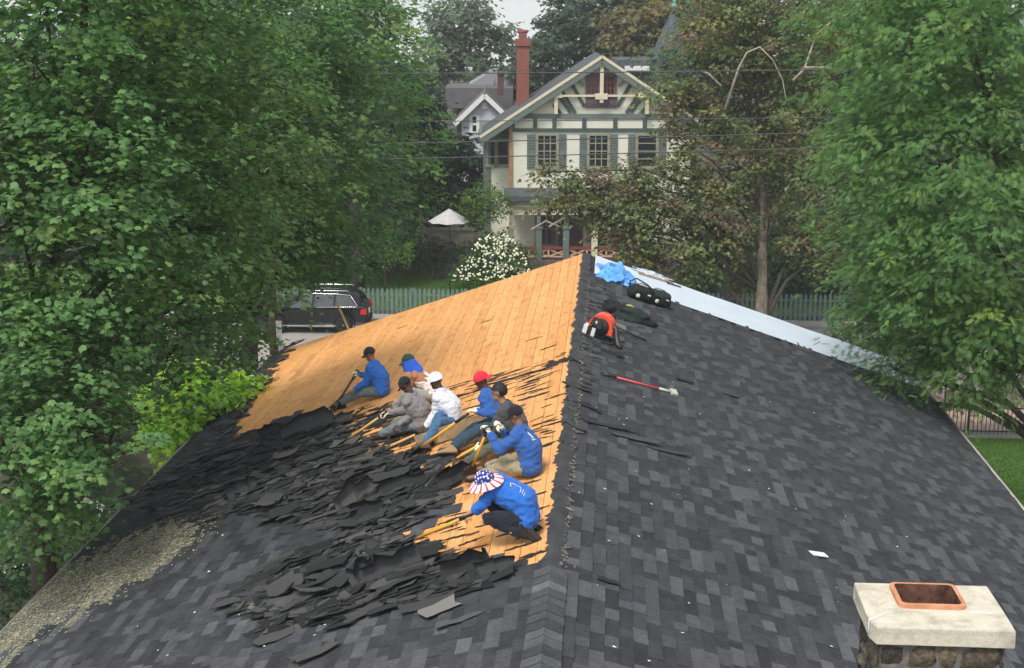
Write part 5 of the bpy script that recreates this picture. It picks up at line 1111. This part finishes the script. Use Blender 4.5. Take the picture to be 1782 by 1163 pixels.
for sg in (-1, 1):
    for P in ([(-1.98, 1.22), (-1.72, 1.62), (-1.15, 1.68), (-1.1, 1.20)], [(-1.02, 1.20), (-1.05, 1.68), (-.25, 1.71), (-.18, 1.19)], [(-.08, 1.19), (-.14, 1.71), (.30, 1.66), (.98, 1.18)]):
        link('window', mesh('window', [sidept(x, z, sg) for x, z in P], [tuple(range(4))], TGL), car)
    b = MB(); b.tube([sidept(*q, sg, .012) for q in ((1.02, 1.15), (-2.0, 1.18), (-2.06, 1.24), (-1.76, 1.66), (-1.2, 1.71), (-.2, 1.735), (.3, 1.69))], .016, 6); b.build('chrome_trim', CHR, car)
    b = MB(); b.tube([(-1.7, sg*.70, 1.80), (-1.6, sg*.70, 1.84), (.1, sg*.70, 1.85), (.25, sg*.70, 1.78)], .018, 6); b.build('roof_rail', CHR, car)
    for x in (-.95, .05): b = MB(); b.tube([(x-.1, sg*1.0, 1.0), (x-.08, sg*1.025, 1.0), (x+.08, sg*1.025, 1.0), (x+.1, sg*1.0, 1.0)], .016, 6); b.build('door_handle', PNT, car)
    b = MB(); b.box((-2.33, sg*.86, .98), (.26, .28, .22), taper=.8); b.build('tail_light', TLR, car)
    b = MB(); b.box((.98, sg*1.06, 1.2), (.12, .2, .14)); b.build('mirror', PNT, car)
    b = MB(); b.box((2.34, sg*.72, .86), (.2, .4, .14)); b.build('headlight', CHR, car)
    b = MB(); b.box((-.1, sg*.995, .36), (2.6, .03, .05)); b.build('sill_trim', CHR, car)
    for x in (-1.45, 1.45):
        Mw = Matrix.Translation((x, sg*.90, .37)) @ Matrix.Rotation(R(90), 4, 'X'); b = MB(); b.lathe([(.23, -.11), (.35, -.11), (.37, -.07), (.37, .07), (.35, .11), (.23, .11)], 24, M=Mw); wh = b.build('wheel', RUB, car)
        b = MB(); b.lathe([(.235, -.09), (.235, .09)], 20, M=Mw); b.lathe([(.05, -.115), (.05, .115)], 10, M=Mw)
        for q in range(5):
            for yy in (-.1, .1): b.box((0, .125, yy), (.05, .2, .02), M=Mw @ Matrix.Rotation(R(72*q), 4, 'Z'))
        b.build('rim', plain('alloy', (.16, .16, .17), .35, .5, .6) if 'alloy' not in MATS else MATS['alloy'], wh)
        b = MB(); b.tube([(x+.43*math.cos(R(q)), sg*.985, .37+.43*math.sin(R(q))) for q in range(-5, 186, 15)], .03, 6); b.build('wheel_arch', RUB, car)
link('rear_window', mesh('rear_window', [(-2.285, -.72, 1.22), (-2.285, .72, 1.22), (-2.12, .62, 1.54), (-2.12, -.62, 1.54)], [(0, 1, 2, 3)], TGL), car)
b = MB(); b.box((-2.455, 0, .86), (.02, .34, .17)); b.build('number_plate', MATS['white_paint'], car)
b = MB(); b.box((-2.40, 0, .45), (.14, 1.7, .2)); b.build('bumper', RUB, car)
# ------------------------------------------------------------------ pole with signs, wires
pb = at(478, 640, 42.0); po = empty('wooden_post', (pb.x, pb.y, 0)); tag(po, 'brown wooden post with small signs in front of the parked car', 'post')
b = MB(); b.tube([(0, 0, 0), (0, 0, 3), (.02, 0, 6.2)], [.15, .14, .125], 12); b.build('pole', plain('creosote_wood', (.075, .045, .030), .9, .2, var=.35, scale=6, bump=.5), po)
b = MB(); b.bx(.12, .30, -.12, -.10, 3.45, 4.25); b.build('sign', plain('sign_grey', (.5, .5, .5), .5, .4, var=.3, scale=9), po)
b = MB(); b.bx(-.46, .04, -.20, -.18, 4.62, 4.84); sg_ = b.build('sign', MATS['white_paint'], po)
b = MB()
for q in range(4): b.bx(-.43+q*.12, -.37+q*.12+.02, -.206, -.202, 4.66, 4.80)
b.build('sign_lettering', plain('sign_red', (.55, .03, .06), .5, .3), sg_)
b = MB(); b.bx(.0, .1, -.16, -.145, .9, 1.5); b.build('leaf_plate', ASH, po)
WIR = plain('wire', (.075, .078, .082), .6, .3)
for i, (uvs, lb) in enumerate(((((380, 126), (891, 122.5), (1400, 119)), 'topmost overhead wire crossing in front of the brick chimney'), (((380, 210), (891, 207), (1400, 203)), 'second overhead wire crossing below the grey house gable'),
                             (((380, 264), (891, 259), (1400, 240)), 'third overhead wire crossing the upper windows'), (((380, 294), (891, 291), (1400, 270)), 'lowest overhead wire crossing below the shutters'))):
    D_ = 52.5; A, Bm, C_ = [at(u, v, D_) for u, v in uvs]; e0 = A+(A-Bm)*1.6; e1 = C_+(C_-Bm)*1.6; b = MB(); pts = []
    for q in range(25): t = q/24; p_ = e0.lerp(e1, t); p_.z += -.25*(1-(2*t-1)**2)+.15; pts.append(p_)
    b.tube(pts, 0.022 if i in (0, 2, 3) else .017, 5); tag(b.build('overhead_wire', WIR), lb, 'wire')
# ------------------------------------------------------------------ small things in the garden and by the left eave
um = at(782, 378, 66); t = empty('parasol', (um.x, um.y, 0)); tag(t, 'white canvas parasol in the shade beside the house', 'parasol')
zt_ = at(782, 363, 66).z; zl_ = at(782, 386, 66).z; b = MB(); n_ = 8; V = [(0, 0, zt_)]+[(1.05*math.cos(2*math.pi*j/16)*(1 if j % 2 == 0 else .93), 1.05*math.sin(2*math.pi*j/16)*(1 if j % 2 == 0 else .93), zl_+.03*(j % 2)) for j in range(16)]; b.add(V, [(0, 1+j, 1+(j+1) % 16) for j in range(16)]); b.build('canopy', plain('canvas', (.42, .42, .41), .8, .2, var=.12), t)
b = MB(); b.tube([(0, 0, 0), (0, 0, zt_-.02)], .03, 8); b.build('pole', IRN, t)
b = MB(); w0 = at(785, 420, 70.8); b.box((0, 0, 1.25), (2.4, .3, 2.5)); b.box((0, -.02, 2.54), (2.6, .44, .1)); tag(b.build('garden_wall', plain('old_stucco', (.16, .145, .125), .9, .2, var=.3, scale=3, bump=.5), None, Matrix.Translation((w0.x, w0.y, 0))), 'low weathered garden wall under the white parasol', 'wall')
kp = [onz(u, v, .1) for u, v in ((150, 940), (168, 905), (180, 886), (172, 877), (140, 868), (120, 866))]; b = MB()
for a_, c_ in zip(kp, kp[1:]): d_ = c_-a_; b.box((0, 0, 0), (d_.length+.06, .16, .14), M=Matrix.Translation((a_+c_)/2-Vector((0, 0, .04))) @ Matrix.Rotation(math.atan2(d_.y, d_.x), 4, 'Z'))
tag(b.build('painted_kerb', MATS['white_paint']), kind='structure')
h0, h1 = onz(28, 1010, 0), onz(168, 905, 0); t = empty('handrail', h0); tag(t, 'dark metal handrail on the ground below the left eave', 'railing')
for q in range(4): b = MB(); p_ = (h1-h0)*(q/3); b.tube([p_, p_+Vector((0, 0, 1.0))], .03, 6); b.build('post', IRN, t)
b = MB(); b.tube([Vector((0, 0, 1.0)), h1-h0+Vector((0, 0, 1.0))], .025, 6); b.build('rail', IRN, t)
g0 = onz(42, 995, .3); t = empty('slatted_bench', (g0.x, g0.y, 0), R(25)); tag(t, 'white slatted bench seen through the leaves at lower left', 'bench')
for q in range(7): b = MB(); b.box((-.6+q*.2, 0, .42), (.12, .5, .03)); b.build('slat', MATS['white_paint'], t)
for q in (-.6, .6): b = MB(); b.box((q, 0, .2), (.06, .46, .4)); b.build('leg', MATS['white_paint'], t)
# ------------------------------------------------------------------ trees and shrubs
def unit(a): return a/np.maximum(1e-9, np.linalg.norm(a, axis=1, keepdims=True))
_m = [(0, 0), (.36, .08), (.54, .52), (.25, .62), (0, 1), (-.25, .62), (-.54, .52), (-.36, .08)]
LEAF = {
    'maple': ([(0, .35)]+_m, [(0, 1+i, 1+(i+1) % 8) for i in range(8)]),
    'lobe': ([(0, 0), (.42, .28), (.2, .5), (0, 1), (-.2, .5), (-.42, .28), (0, .42)], [(6, 0, 1), (6, 1, 2), (6, 2, 3), (6, 3, 4), (6, 4, 5), (6, 5, 0)]),
    'kite': ([(0, 0), (.34, .42), (0, 1), (-.34, .42)], [(0, 1, 2), (0, 2, 3)]),
    'clump': ([(0, 0), (.5, .1), (.25, .35), (.62, .75), (.1, .7), (-.15, 1.0), (-.3, .6), (-.6, .45), (-.25, .2)], [(0, 1, 2), (0, 2, 4), (2, 3, 4), (0, 4, 6), (4, 5, 6), (0, 6, 8), (6, 7, 8)]),
}
fr, ft = [], []
for q in range(5):                                # feathery compound leaf: five pairs of leaflets
    y = .12+q*.18; l = .40*(1-.45*abs(q-2.2)/3)
    for s_ in (-1, 1): o_ = len(fr); fr += [(0, y-.02), (s_*l, y+.10), (s_*l*.25, y+.17)]; ft += [(o_, o_+1, o_+2)]
LEAF['frond'] = (fr, ft)
def sprays(blobs, per_m2, rs, r, shell=.55, up_bias=.15):
    """branch ends through the crown's volume: position, outward direction, radius"""
    P, O, S = [], [], []
    for c, rad in blobs:
        rad = np.array(rad if isinstance(rad, (tuple, list)) else (rad, rad, rad*.92), float); n = max(5, int(per_m2*4*math.pi*float(np.mean(rad))**2/3))
        d = unit(r.normal(size=(n, 3))+np.array([0, 0, up_bias])); t = r.uniform(shell, 1.05, (n, 1))*(1+.14*r.normal(size=(n, 1)))
        P.append(np.array(c)+d*rad*t); o = d.copy(); o[:, 2] *= .35; O.append(unit(o+r.normal(0, .15, (n, 3)))); S.append(rs*r.uniform(.6, 1.35, n))
    return np.vstack(P), np.vstack(O), np.concatenate(S)
def crown(name, blobs, leaf, size, per_m2, per_spray, rs, col, parent, seed, droop=.45, var=.22, warm=.0, flat=.25, shell=.55, brown=0.0, upw=.9, tipcol=None):
    r = np.random.default_rng(seed); P, O, S = sprays(blobs, per_m2, rs, r, shell); n = len(P)
    cnt = r.poisson(per_spray, n)+3; I = np.repeat(np.arange(n), cnt); N = len(I)
    o = O[I]; sd = unit(np.cross(o, np.array([0, 0, 1.0])+r.normal(0, .05, (N, 3)))); up = np.cross(sd, o); s = S[I][:, None]
    a = np.abs(r.normal(0, .62, (N, 1)))*np.sign(r.uniform(-.35, 1, (N, 1))); b_ = r.normal(0, .5, (N, 1)); rr_ = a*a+b_*b_
    X = P[I]+o*a*s+sd*b_*s+up*(r.normal(0, flat, (N, 1))-droop*rr_*.55)*s
    nrm = unit(np.array([0, 0, 1.0])*upw+o*.35+r.normal(0, .38, (N, 3))); ax = unit(o*.7+sd*b_*1.1+r.normal(0, .45, (N, 3))-np.array([0, 0, droop*.6])); ax = unit(ax-nrm*np.sum(ax*nrm, 1, keepdims=True)); bx = np.cross(ax, nrm)
    L, T = LEAF[leaf]; L = np.array(L, float); T = np.array(T); sz = size*r.uniform(.65, 1.3, (N, 1, 1))
    zf = -(np.abs(L[:, 0])*.35)-.22*(L[:, 1]**2)
    V = X[:, None, :]+sz*(bx[:, None, :]*L[None, :, 0:1]+ax[:, None, :]*L[None, :, 1:2]+nrm[:, None, :]*zf[None, :, None])
    k_ = len(L); F_ = (np.arange(N)*k_)[:, None, None]+T[None]; nt_ = len(T)
    sv = r.normal(0, var*.7, n)[I]; val = np.clip(1+sv+r.normal(0, var, N), .35, 2.0)[:, None]; c = np.array(col)[None]*val
    sw = np.clip(r.normal(warm, .5, n)[I]+r.normal(0, .35, N), 0, 1.4)[:, None]; c = c*(1+sw*np.array([.55, .22, -.1])[None])
    if brown:
        bm_ = (r.uniform(size=n)[I] < brown)[:, None]; c = np.where(bm_, np.array([.150, .118, .068])*val, c)
    if tipcol is not None:
        tip = np.clip(np.sum((X-P[I])*o, 1)/S[I], 0, 1)[:, None]*.6; c = c*(1-tip)+np.array(tipcol)*val*tip
    return link(name, npmesh(name, V.reshape(-1, 3), F_.reshape(-1, 3), MATS['leaf'], np.repeat(np.clip(c, .004, 1), nt_, axis=0), 3), parent)
def tree(name, label, cat, base, blobs, trunk_r, leaf, size, per_m2, per_spray, rs, col, seed, bark='bark', fork=.5, group=None, lean=None, limbs=True, limb_bark=None, **kw):
    """blobs: (u, v, D, r) places of the crown's boughs; base: (x, y) on the ground"""
    bw = [(at(u, v, D), r_) for u, v, D, r_ in blobs]; t = empty(name, (base[0], base[1], 0)); tag(t, label, cat, group); off = Vector((base[0], base[1], 0)); rnd = random.Random(seed)
    bl = [(tuple(c-off), r_) for c, r_ in bw]; top = max(c[2] for c, _ in bl)
    b = MB(); cen = sum((Vector(c) for c, _ in bl), Vector())/len(bl); end = Vector((cen.x, cen.y, top)) if lean is None else Vector(lean)-off
    tp = []
    for i in range(9): q = i/8; p_ = Vector((0, 0, 0)).lerp(end, q); p_.x *= q**.8; p_.y *= q**.8; p_ += Vector((noise.noise((seed, q*3, 0)), noise.noise((seed, q*3, 9)), 0))*trunk_r*1.6*q; tp.append(p_)
    b.tube(tp, [trunk_r*(1.25 if i == 0 else 1-.85*i/8) for i in range(9)], 10)
    if limb_bark: b.build('trunk', MATS[bark], t); b = MB()
    if limbs:
        for c, r_ in bl:
            c = Vector(c); j = max(1, min(7, int(8*max(.12, (c.z-1.2*(r_ if not isinstance(r_, tuple) else r_[0]))/max(.1, top))))); a_ = tp[j]; m_ = a_.lerp(c, .55)+Vector((rnd.uniform(-.3, .3), rnd.uniform(-.3, .3), .25*(c-a_).length*.4)); r0 = trunk_r*.42*(1-j/10)
            b.tube([a_, a_.lerp(m_, .5)+Vector((0, 0, .1)), m_, c], [r0, r0*.8, r0*.55, r0*.3], 7)
            for q in range(4): d_ = Vector((rnd.gauss(0, 1), rnd.gauss(0, 1), rnd.gauss(.3, .7))).normalized()*(r_ if not isinstance(r_, tuple) else r_[0])*.85; b.tube([c, c+d_*.5+Vector((0, 0, .1)), c+d_], [r0*.3, r0*.2, r0*.08], 5)
    b.build('limb' if limb_bark else 'trunk', MATS[limb_bark or bark], t); crown('crown', bl, leaf, size, per_m2, per_spray, rs, col, t, seed, **kw); return t
G1 = (.050, .105, .034)
def gp(u, v, D): p_ = at(u, v, D); return (p_.x, p_.y)
# near maple that fills the left of the picture
tree('maple_tree', 'big dark maple nearest the camera, filling the left side', 'tree', gp(60, 900, 25.0),
     [(60, 110, 22.5, 2.5), (255, 50, 23.5, 2.3), (150, 270, 21, 1.5), (40, 400, 21, 1.9), (205, 420, 22, 1.5), (300, 250, 24, 1.6), (330, 400, 24.5, 1.5), (60, 610, 20.5, 1.5), (215, 560, 22.5, 1.3), (345, 510, 25, 1.1), (400, 560, 26, .65), (110, 720, 19.5, 1.0), (10, 780, 19, 1.2), (-130, 300, 22, 2.6), (190, 770, 19.5, .8), (100, -120, 22, 2.6), (410, 150, 25.5, 1.6), (40, 830, 20, .9), (140, 820, 20, .75), (400, 330, 26, 1.4), (130, 640, 22, 1.2), (40, 900, 21.5, .6), (300, 610, 24.5, .8)],
     .30, 'maple', .112, 5.6, 46, .46, (.112, .218, .076), 3, droop=.6, var=.2, warm=-.25, upw=1.25, shell=.7, flat=.16)
tree('maple_tree', 'mid green maple behind the nearest one, left of centre', 'tree', gp(430, 700, 36),
     [(370, 40, 35, 2.9), (490, 170, 36, 2.5), (530, 330, 37, 2.3), (420, 420, 35, 2.2), (580, 60, 38, 2.4), (555, 405, 38, 1.5), (440, 485, 35.5, .9), (430, 270, 34, 2.2), (490, 10, 37, 2.6), (300, 190, 35, 2.8), (580, 240, 38, 1.9), (505, 415, 36, 1.4)],
     .3, 'lobe', .165, 4.2, 38, .52, (.098, .200, .070), 5, warm=-.15, var=.2, upw=1.2, shell=.68, flat=.17)
tree('maple_tree', 'bright green maple at the right edge of the left trees', 'tree', gp(650, 480, 73),
     [(630, 150, 72, 3.3), (680, 235, 72, 2.6), (650, 325, 71.5, 2.8), (722, 322, 73, 1.6), (600, 255, 71, 3.2), (620, 70, 73, 2.6), (610, 395, 71, 2.2), (690, 150, 73, 1.4), (560, 335, 71, 2.6), (735, 265, 73, 1.1), (690, 385, 72, 1.4)],
     .3, 'lobe', .26, 2.7, 36, .8, (.125, .265, .068), 7, warm=.1, var=.22, upw=1.2, shell=.7, flat=.16)
tree('dark_evergreen', 'dark blue green evergreen between the maples and the cream house', 'tree', gp(770, 400, 76),
     [(735, 180, 76, 1.2), (745, 235, 76, 1.6), (785, 285, 75, 1.7), (740, 280, 76, 2.2), (765, 325, 75, 2.2), (815, 290, 77, 1.4), (732, 140, 77, .9), (822, 330, 75, 1.5)],
     .3, 'clump', .32, 2.2, 26, .8, (.030, .058, .044), 9, var=.25)
tree('tall_tree', 'dark tall tree rising behind the bright maple at the sky gap', 'tree', gp(620, 400, 66), [(570, 40, 66, 2.8), (625, 25, 67, 1.3), (540, 100, 66, 3.0), (610, -40, 66, 1.6), (520, 200, 66, 3.2), (650, 120, 66, 1.3)], .3, 'clump', .28, 1.8, 26, .9, (.060, .115, .060), 10)
FARG = (.085, .125, .075)
tree('background_tree', 'pale hazy tree standing against the sky behind the grey house', 'tree', gp(800, 300, 116), [(790, 40, 116, 2.6), (765, 80, 115, 1.8), (835, 75, 116, 2.4), (790, 125, 114, 2.8), (865, 70, 117, 1.4), (745, 120, 116, 1.4), (815, 20, 117, 1.6), (850, 135, 115, 2.4)], .4, 'clump', .42, 1.3, 26, 1.1, FARG, 11, group='trees behind the houses')
tree('background_tree', 'dark tree behind the brick chimney', 'tree', gp(980, 300, 104), [(960, 70, 104, 1.9), (1015, 45, 104, 2.6), (985, 100, 102, 3.0), (930, 120, 103, 2.2), (1040, 90, 103, 2.4), (985, 20, 105, 1.8), (900, 150, 104, 1.6)], .4, 'clump', .38, 1.6, 28, 1.0, (.044, .078, .052), 12, group='trees behind the houses')
tree('background_tree', 'dark tree behind the peak of the timbered gable', 'tree', gp(1120, 300, 100), [(1080, 15, 100, 3.2), (1150, 20, 100, 3.0), (1130, 100, 99, 2.8), (1180, 80, 99, 2.6), (1220, 30, 100, 3), (1060, 100, 100, 2)], .4, 'clump', .38, 1.6, 28, 1.0, (.046, .080, .052), 13, group='trees behind the houses')
tree('background_tree', 'olive brown tree above the right end of the gable roof', 'tree', gp(1110, 300, 92), [(1095, 48, 92, 1.7), (1140, 62, 91, 1.7), (1075, 68, 92, 1.2), (1120, 85, 91, 1.5), (1165, 40, 92, 1.4)], .3, 'clump', .32, 2.2, 28, .8, (.115, .120, .060), 14, warm=.3, group='trees behind the houses')
# the thinning, browned tree in front of the house
dt = tree('dying_tree', 'thinning olive brown tree with pale trunk in front of the cream house', 'tree', gp(1326, 560, 52.3),
     [(1000, 325, 54, 1.0), (965, 350, 54, .7), (1080, 345, 54, 1.5), (1150, 335, 54, 1.6), (1185, 395, 53, 1.6), (1110, 405, 53, 1.3), (1250, 300, 54, 1.7), (1260, 390, 53, 1.6), (1390, 300, 54, 1.6), (1400, 410, 54, 1.4), (1340, 240, 55, 1.8), (1225, 210, 55, 1.4), (1175, 165, 55, 1.2),
      (1290, 120, 56, 2.0), (1370, 130, 56, 2.0), (1250, 40, 56, 2.2), (1350, 10, 56, 2.4), (1425, 445, 54, 1.0), (1210, 455, 53, .9), (1290, 470, 54, .9), (1430, 70, 56, 1.7), (1180, 240, 54.5, .8), (940, 300, 54, .45), (1055, 380, 53, .9), (1010, 365, 53.5, .7), (1085, 415, 53, .8), (1330, 330, 56.5, 1.6), (1040, 325, 54, 1.0), (1120, 320, 54, 1.1), (1150, 440, 54, 1.0)],
     .30, 'lobe', .19, 4.8, 32, .5, (.118, .155, .058), 17, bark='pale_bark', limb_bark='bark', warm=.1, brown=.24, var=.3, shell=.4, lean=at(1310, 110, 57.5))
DWp = [[(1262, 190), (1285, 120), (1300, 92), (1322, 82), (1345, 105), (1362, 140), (1368, 175)], [(1255, 150), (1232, 128), (1220, 124)], [(1380, 140), (1400, 120), (1420, 62), (1450, 35), (1505, 12)], [(1400, 118), (1440, 118), (1462, 122)], [(1180, 330), (1205, 390), (1215, 440), (1200, 470), (1188, 485)], [(955, 395), (990, 375), (1010, 382), (1030, 375)], [(1425, 290), (1412, 310), (1415, 330), (1398, 350)], [(1430, 300), (1430, 335)], [(925, 400), (950, 385), (975, 395)], [(1080, 330), (1095, 300), (1090, 270)]]
for L in DWp: pts = [at(u, v, 53.4+.25*math.sin(i*1.7))-Vector(dt.location) for i, (u, v) in enumerate(L)]; b = MB(); b.tube(pts, [.055*(1-.75*i/len(L)) for i in range(len(L))], 6); b.build('dead_branch', MATS['dead_wood'], dt)
tree('shade_tree', 'dark green tree behind the dying tree, right of the house', 'tree', gp(1430, 560, 66), [(1380, 430, 66, 2.4), (1470, 450, 65, 2.4), (1250, 470, 66, 1.4), (1440, 330, 66, 3.0), (1370, 200, 68, 3.4), (1480, 180, 68, 3.4), (1330, 490, 65, 1.2), (1420, 60, 68, 3.4), (1300, 60, 69, 3), (1500, 520, 65, 1.6), (1230, 120, 70, 2.4)], .3, 'clump', .28, 2.0, 26, .9, (.046, .090, .042), 18)
# feathery tree that overhangs the right eave
tree('locust_tree', 'feathery green tree overhanging the far right corner of the roof', 'tree', gp(1880, 700, 30),
     [(1590, 105, 30, 2.2), (1690, 80, 29, 2.4), (1625, 290, 29, 2.2), (1725, 270, 28, 2.2), (1560, 410, 30, 1.4), (1650, 440, 28.5, 2.0), (1745, 450, 27.5, 2.0), (1555, 540, 30, 1.15), (1660, 580, 28.5, 1.3), (1740, 580, 27.5, 1.4), (1560, 645, 29.5, .5), (1650, 665, 28.5, .6), (1520, 600, 31, .4), (1525, 285, 31, 1.1), (1710, -60, 29, 2.4), (1585, -50, 31, 2.2), (1525, 165, 32, 1.3), (1520, 690, 29.5, .28), (1735, 650, 27.5, .65), (1530, 505, 32, .7), (1600, 610, 30, .8), (1700, 640, 28, .7), (1780, 640, 27, .8), (1600, 480, 30.5, 1.4), (1545, 470, 31.5, 1.0)],
     .3, 'frond', .155, 6.0, 36, .48, (.118, .225, .074), 19, droop=.65, warm=-.2, var=.22, upw=1.1, shell=.6, flat=.18)
tree('maple_sapling', 'bright yellow green maple sapling by the left eave', 'tree', gp(340, 800, 30), [(325, 690, 29, .85), (380, 700, 29.5, .7), (285, 705, 28.5, .6), (350, 742, 28.5, .8), (412, 690, 30, .55), (300, 750, 28, .6), (398, 740, 29.5, .55), (330, 790, 28, .6), (350, 665, 29, .5)], .06, 'maple', .14, 12, 22, .36, (.27, .46, .07), 21, warm=-.05, var=.22)
tree('roadside_shrub', 'dark green shrub beside the wooden post', 'shrub', gp(440, 720, 33), [(430, 690, 33, .6), (400, 660, 33, .7), (445, 655, 34, .5), (420, 725, 31, .5), (455, 690, 33, .35)], .05, 'lobe', .15, 9, 20, .4, (.045, .10, .034), 22, warm=.2)
tree('low_bush', 'dark bush on the ground below the left eave', 'shrub', gp(110, 1000, 29), [(60, 1000, 27, .9), (140, 960, 29, .9), (10, 1050, 25, .9), (215, 920, 31, .8), (100, 930, 31, 1.0), (20, 950, 29, 1.0), (250, 880, 33, .8), (170, 900, 33, .7)], .05, 'lobe', .14, 7, 22, .4, (.030, .062, .026), 23)
# garden shrubs in front of the house
def shrub(label, blobs, leaf, size, col, seed, base, **kw): return tree('garden_shrub', label, 'shrub', base, blobs, .05, leaf, size, 9, 26, .36, col, seed, **kw)
shrub('rounded bright green bush behind the picket fence', [(665, 412, 68, 1.0), (695, 424, 68, .8), (640, 430, 68, .75), (670, 444, 68, .75), (705, 445, 68, .4), (672, 390, 68, .5)], 'kite', .15, (.105, .23, .05), 24, gp(670, 488, 67), warm=.2)
shrub('small light green tree next to the porch', [(835, 350, 66, .9), (860, 360, 66, .8), (812, 362, 66, .7), (845, 338, 66, .7), (838, 372, 66, .7), (870, 345, 66, .5)], 'kite', .13, (.07, .14, .035), 25, gp(838, 480, 67), warm=.3)
hy = shrub('bush covered in white flower heads beside the porch', [(860, 425, 65.5, .9), (830, 450, 65, .9), (890, 450, 65, 1.0), (860, 470, 65, 1.1), (810, 478, 65, .6), (915, 465, 65, .7), (845, 412, 65.5, .4)], 'kite', .14, (.05, .11, .03), 26, gp(860, 492, 65.2))
rh = random.Random(4); fm = MB().ball((0, 0, 0), (.052, .052, .046), nu=7, nv=5); fm.v = [tuple(Vector(v)*(1+.25*noise.noise(Vector(v)*30))) for v in fm.v]; fm = fm.me('flower_head', plain('flower_white', (.66, .68, .48), .8, .2, var=.12))
for q in range(260):
    t_ = rh.random()**.7; v = 406+82*t_; u = 864-4*t_+rh.uniform(-1, 1)*(10+64*t_**.6); D_ = 65-.4-1.0*math.sqrt(max(0, 1-((u-862)/80)**2))*(.4+.6*t_)
    link('flower_head', fm, hy, Matrix.Translation(at(u, v, D_)-Vector(hy.location)) @ Matrix.Scale(rh.uniform(.7, 1.35), 4))
shrub('dark shrub mass under the parasol wall', [(740, 430, 70.5, .9), (780, 440, 70.5, .7), (720, 448, 70.5, .5), (760, 450, 70.5, .5), (715, 420, 70.5, .8), (800, 430, 70.5, .7), (690, 440, 71, .6)], 'kite', .14, (.024, .05, .026), 27, gp(755, 480, 69.8))
shrub('dark hedge behind the parked car', [(600, 428, 70.5, 1.1), (560, 435, 70.5, 1.0), (520, 435, 70.5, 1.1), (620, 445, 70.5, .6), (480, 450, 69.5, 1.2), (440, 445, 69.5, 1.2)], 'kite', .15, (.034, .075, .028), 28, gp(560, 480, 69.8))
shrub('ivy covered dark hedge under the dying tree', [(1110, 470, 64, .9), (1150, 480, 64, .9), (1200, 490, 64, .9), (1250, 500, 64, .8), (1340, 510, 64, .8), (1290, 500, 64, .7)], 'kite', .15, (.026, .054, .024), 29, gp(1180, 520, 64))
shrub('dark shrubs by the street seen through the near maple', [(20, 590, 42, 1.6), (90, 600, 42, 1.5), (160, 590, 42, 1.5), (230, 600, 42, 1.4), (300, 590, 42, 1.3), (360, 600, 41, 1.0), (60, 670, 38, 1.3), (140, 690, 37, 1.3), (220, 690, 37, 1.2), (20, 740, 35, 1.2), (410, 590, 42, .6)], 'lobe', .19, (.045, .09, .04), 33, gp(190, 720, 40))
shrub('green shrubs beyond the far right corner of the roof', [(1500, 560, 44, 1.0), (1560, 580, 43, 1.0), (1620, 600, 42, 1.0), (1680, 610, 42, 1.0), (1740, 600, 42, 1.1), (1800, 600, 42, 1.1), (1600, 540, 46, 1.0), (1700, 540, 46, 1.2), (1780, 530, 46, 1.2), (1520, 520, 48, .9)], 'lobe', .17, (.045, .088, .04), 31, gp(1650, 640, 43))
# trees farther along the street, seen through gaps in the near crowns
for i, (u, v, D_, lb) in enumerate(((300, 260, 76, 'distant street tree hidden behind the left maples, centre'), (120, 300, 78, 'distant street tree hidden behind the left maples, outermost'), (470, 300, 80, 'distant street tree behind the parked car'), (1560, 300, 80, 'distant street tree behind the feathery tree, inner'), (1720, 300, 78, 'distant street tree behind the feathery tree, outer'))):
    tree('street_tree', lb, 'tree', gp(u, 480, D_), [(u, v-120, D_, 4), (u-70, v, D_, 4), (u+70, v, D_, 4), (u, v+100, D_, 3.6), (u-60, v-220, D_, 3.6), (u+70, v-230, D_, 3.6)], .3, 'clump', .48, .8, 20, 1.2, (.05, .098, .046), 40+i, group='street trees beyond the crossing')

# ------------------------------------------------------------------ damp summer air
hz_ = MB(); hz_.bx(-510, 510, -85, 430, -6.2, 34); hzo = hz_.build('haze', []); tag(hzo, 'thin damp haze over the whole street', 'haze', kind='stuff')
hm_ = bpy.data.materials.new('haze'); hm_.use_nodes = True; hn = hm_.node_tree; hn.nodes.remove(hn.nodes['Principled BSDF'])
pv_ = hn.nodes.new('ShaderNodeVolumePrincipled'); pv_.inputs['Color'].default_value = (.88, .93, .97, 1); pv_.inputs['Density'].default_value = .0007; pv_.inputs['Anisotropy'].default_value = .2
hn.links.new(pv_.outputs[0], hn.nodes['Material Output'].inputs['Volume']); hzo.data.materials.append(hm_)
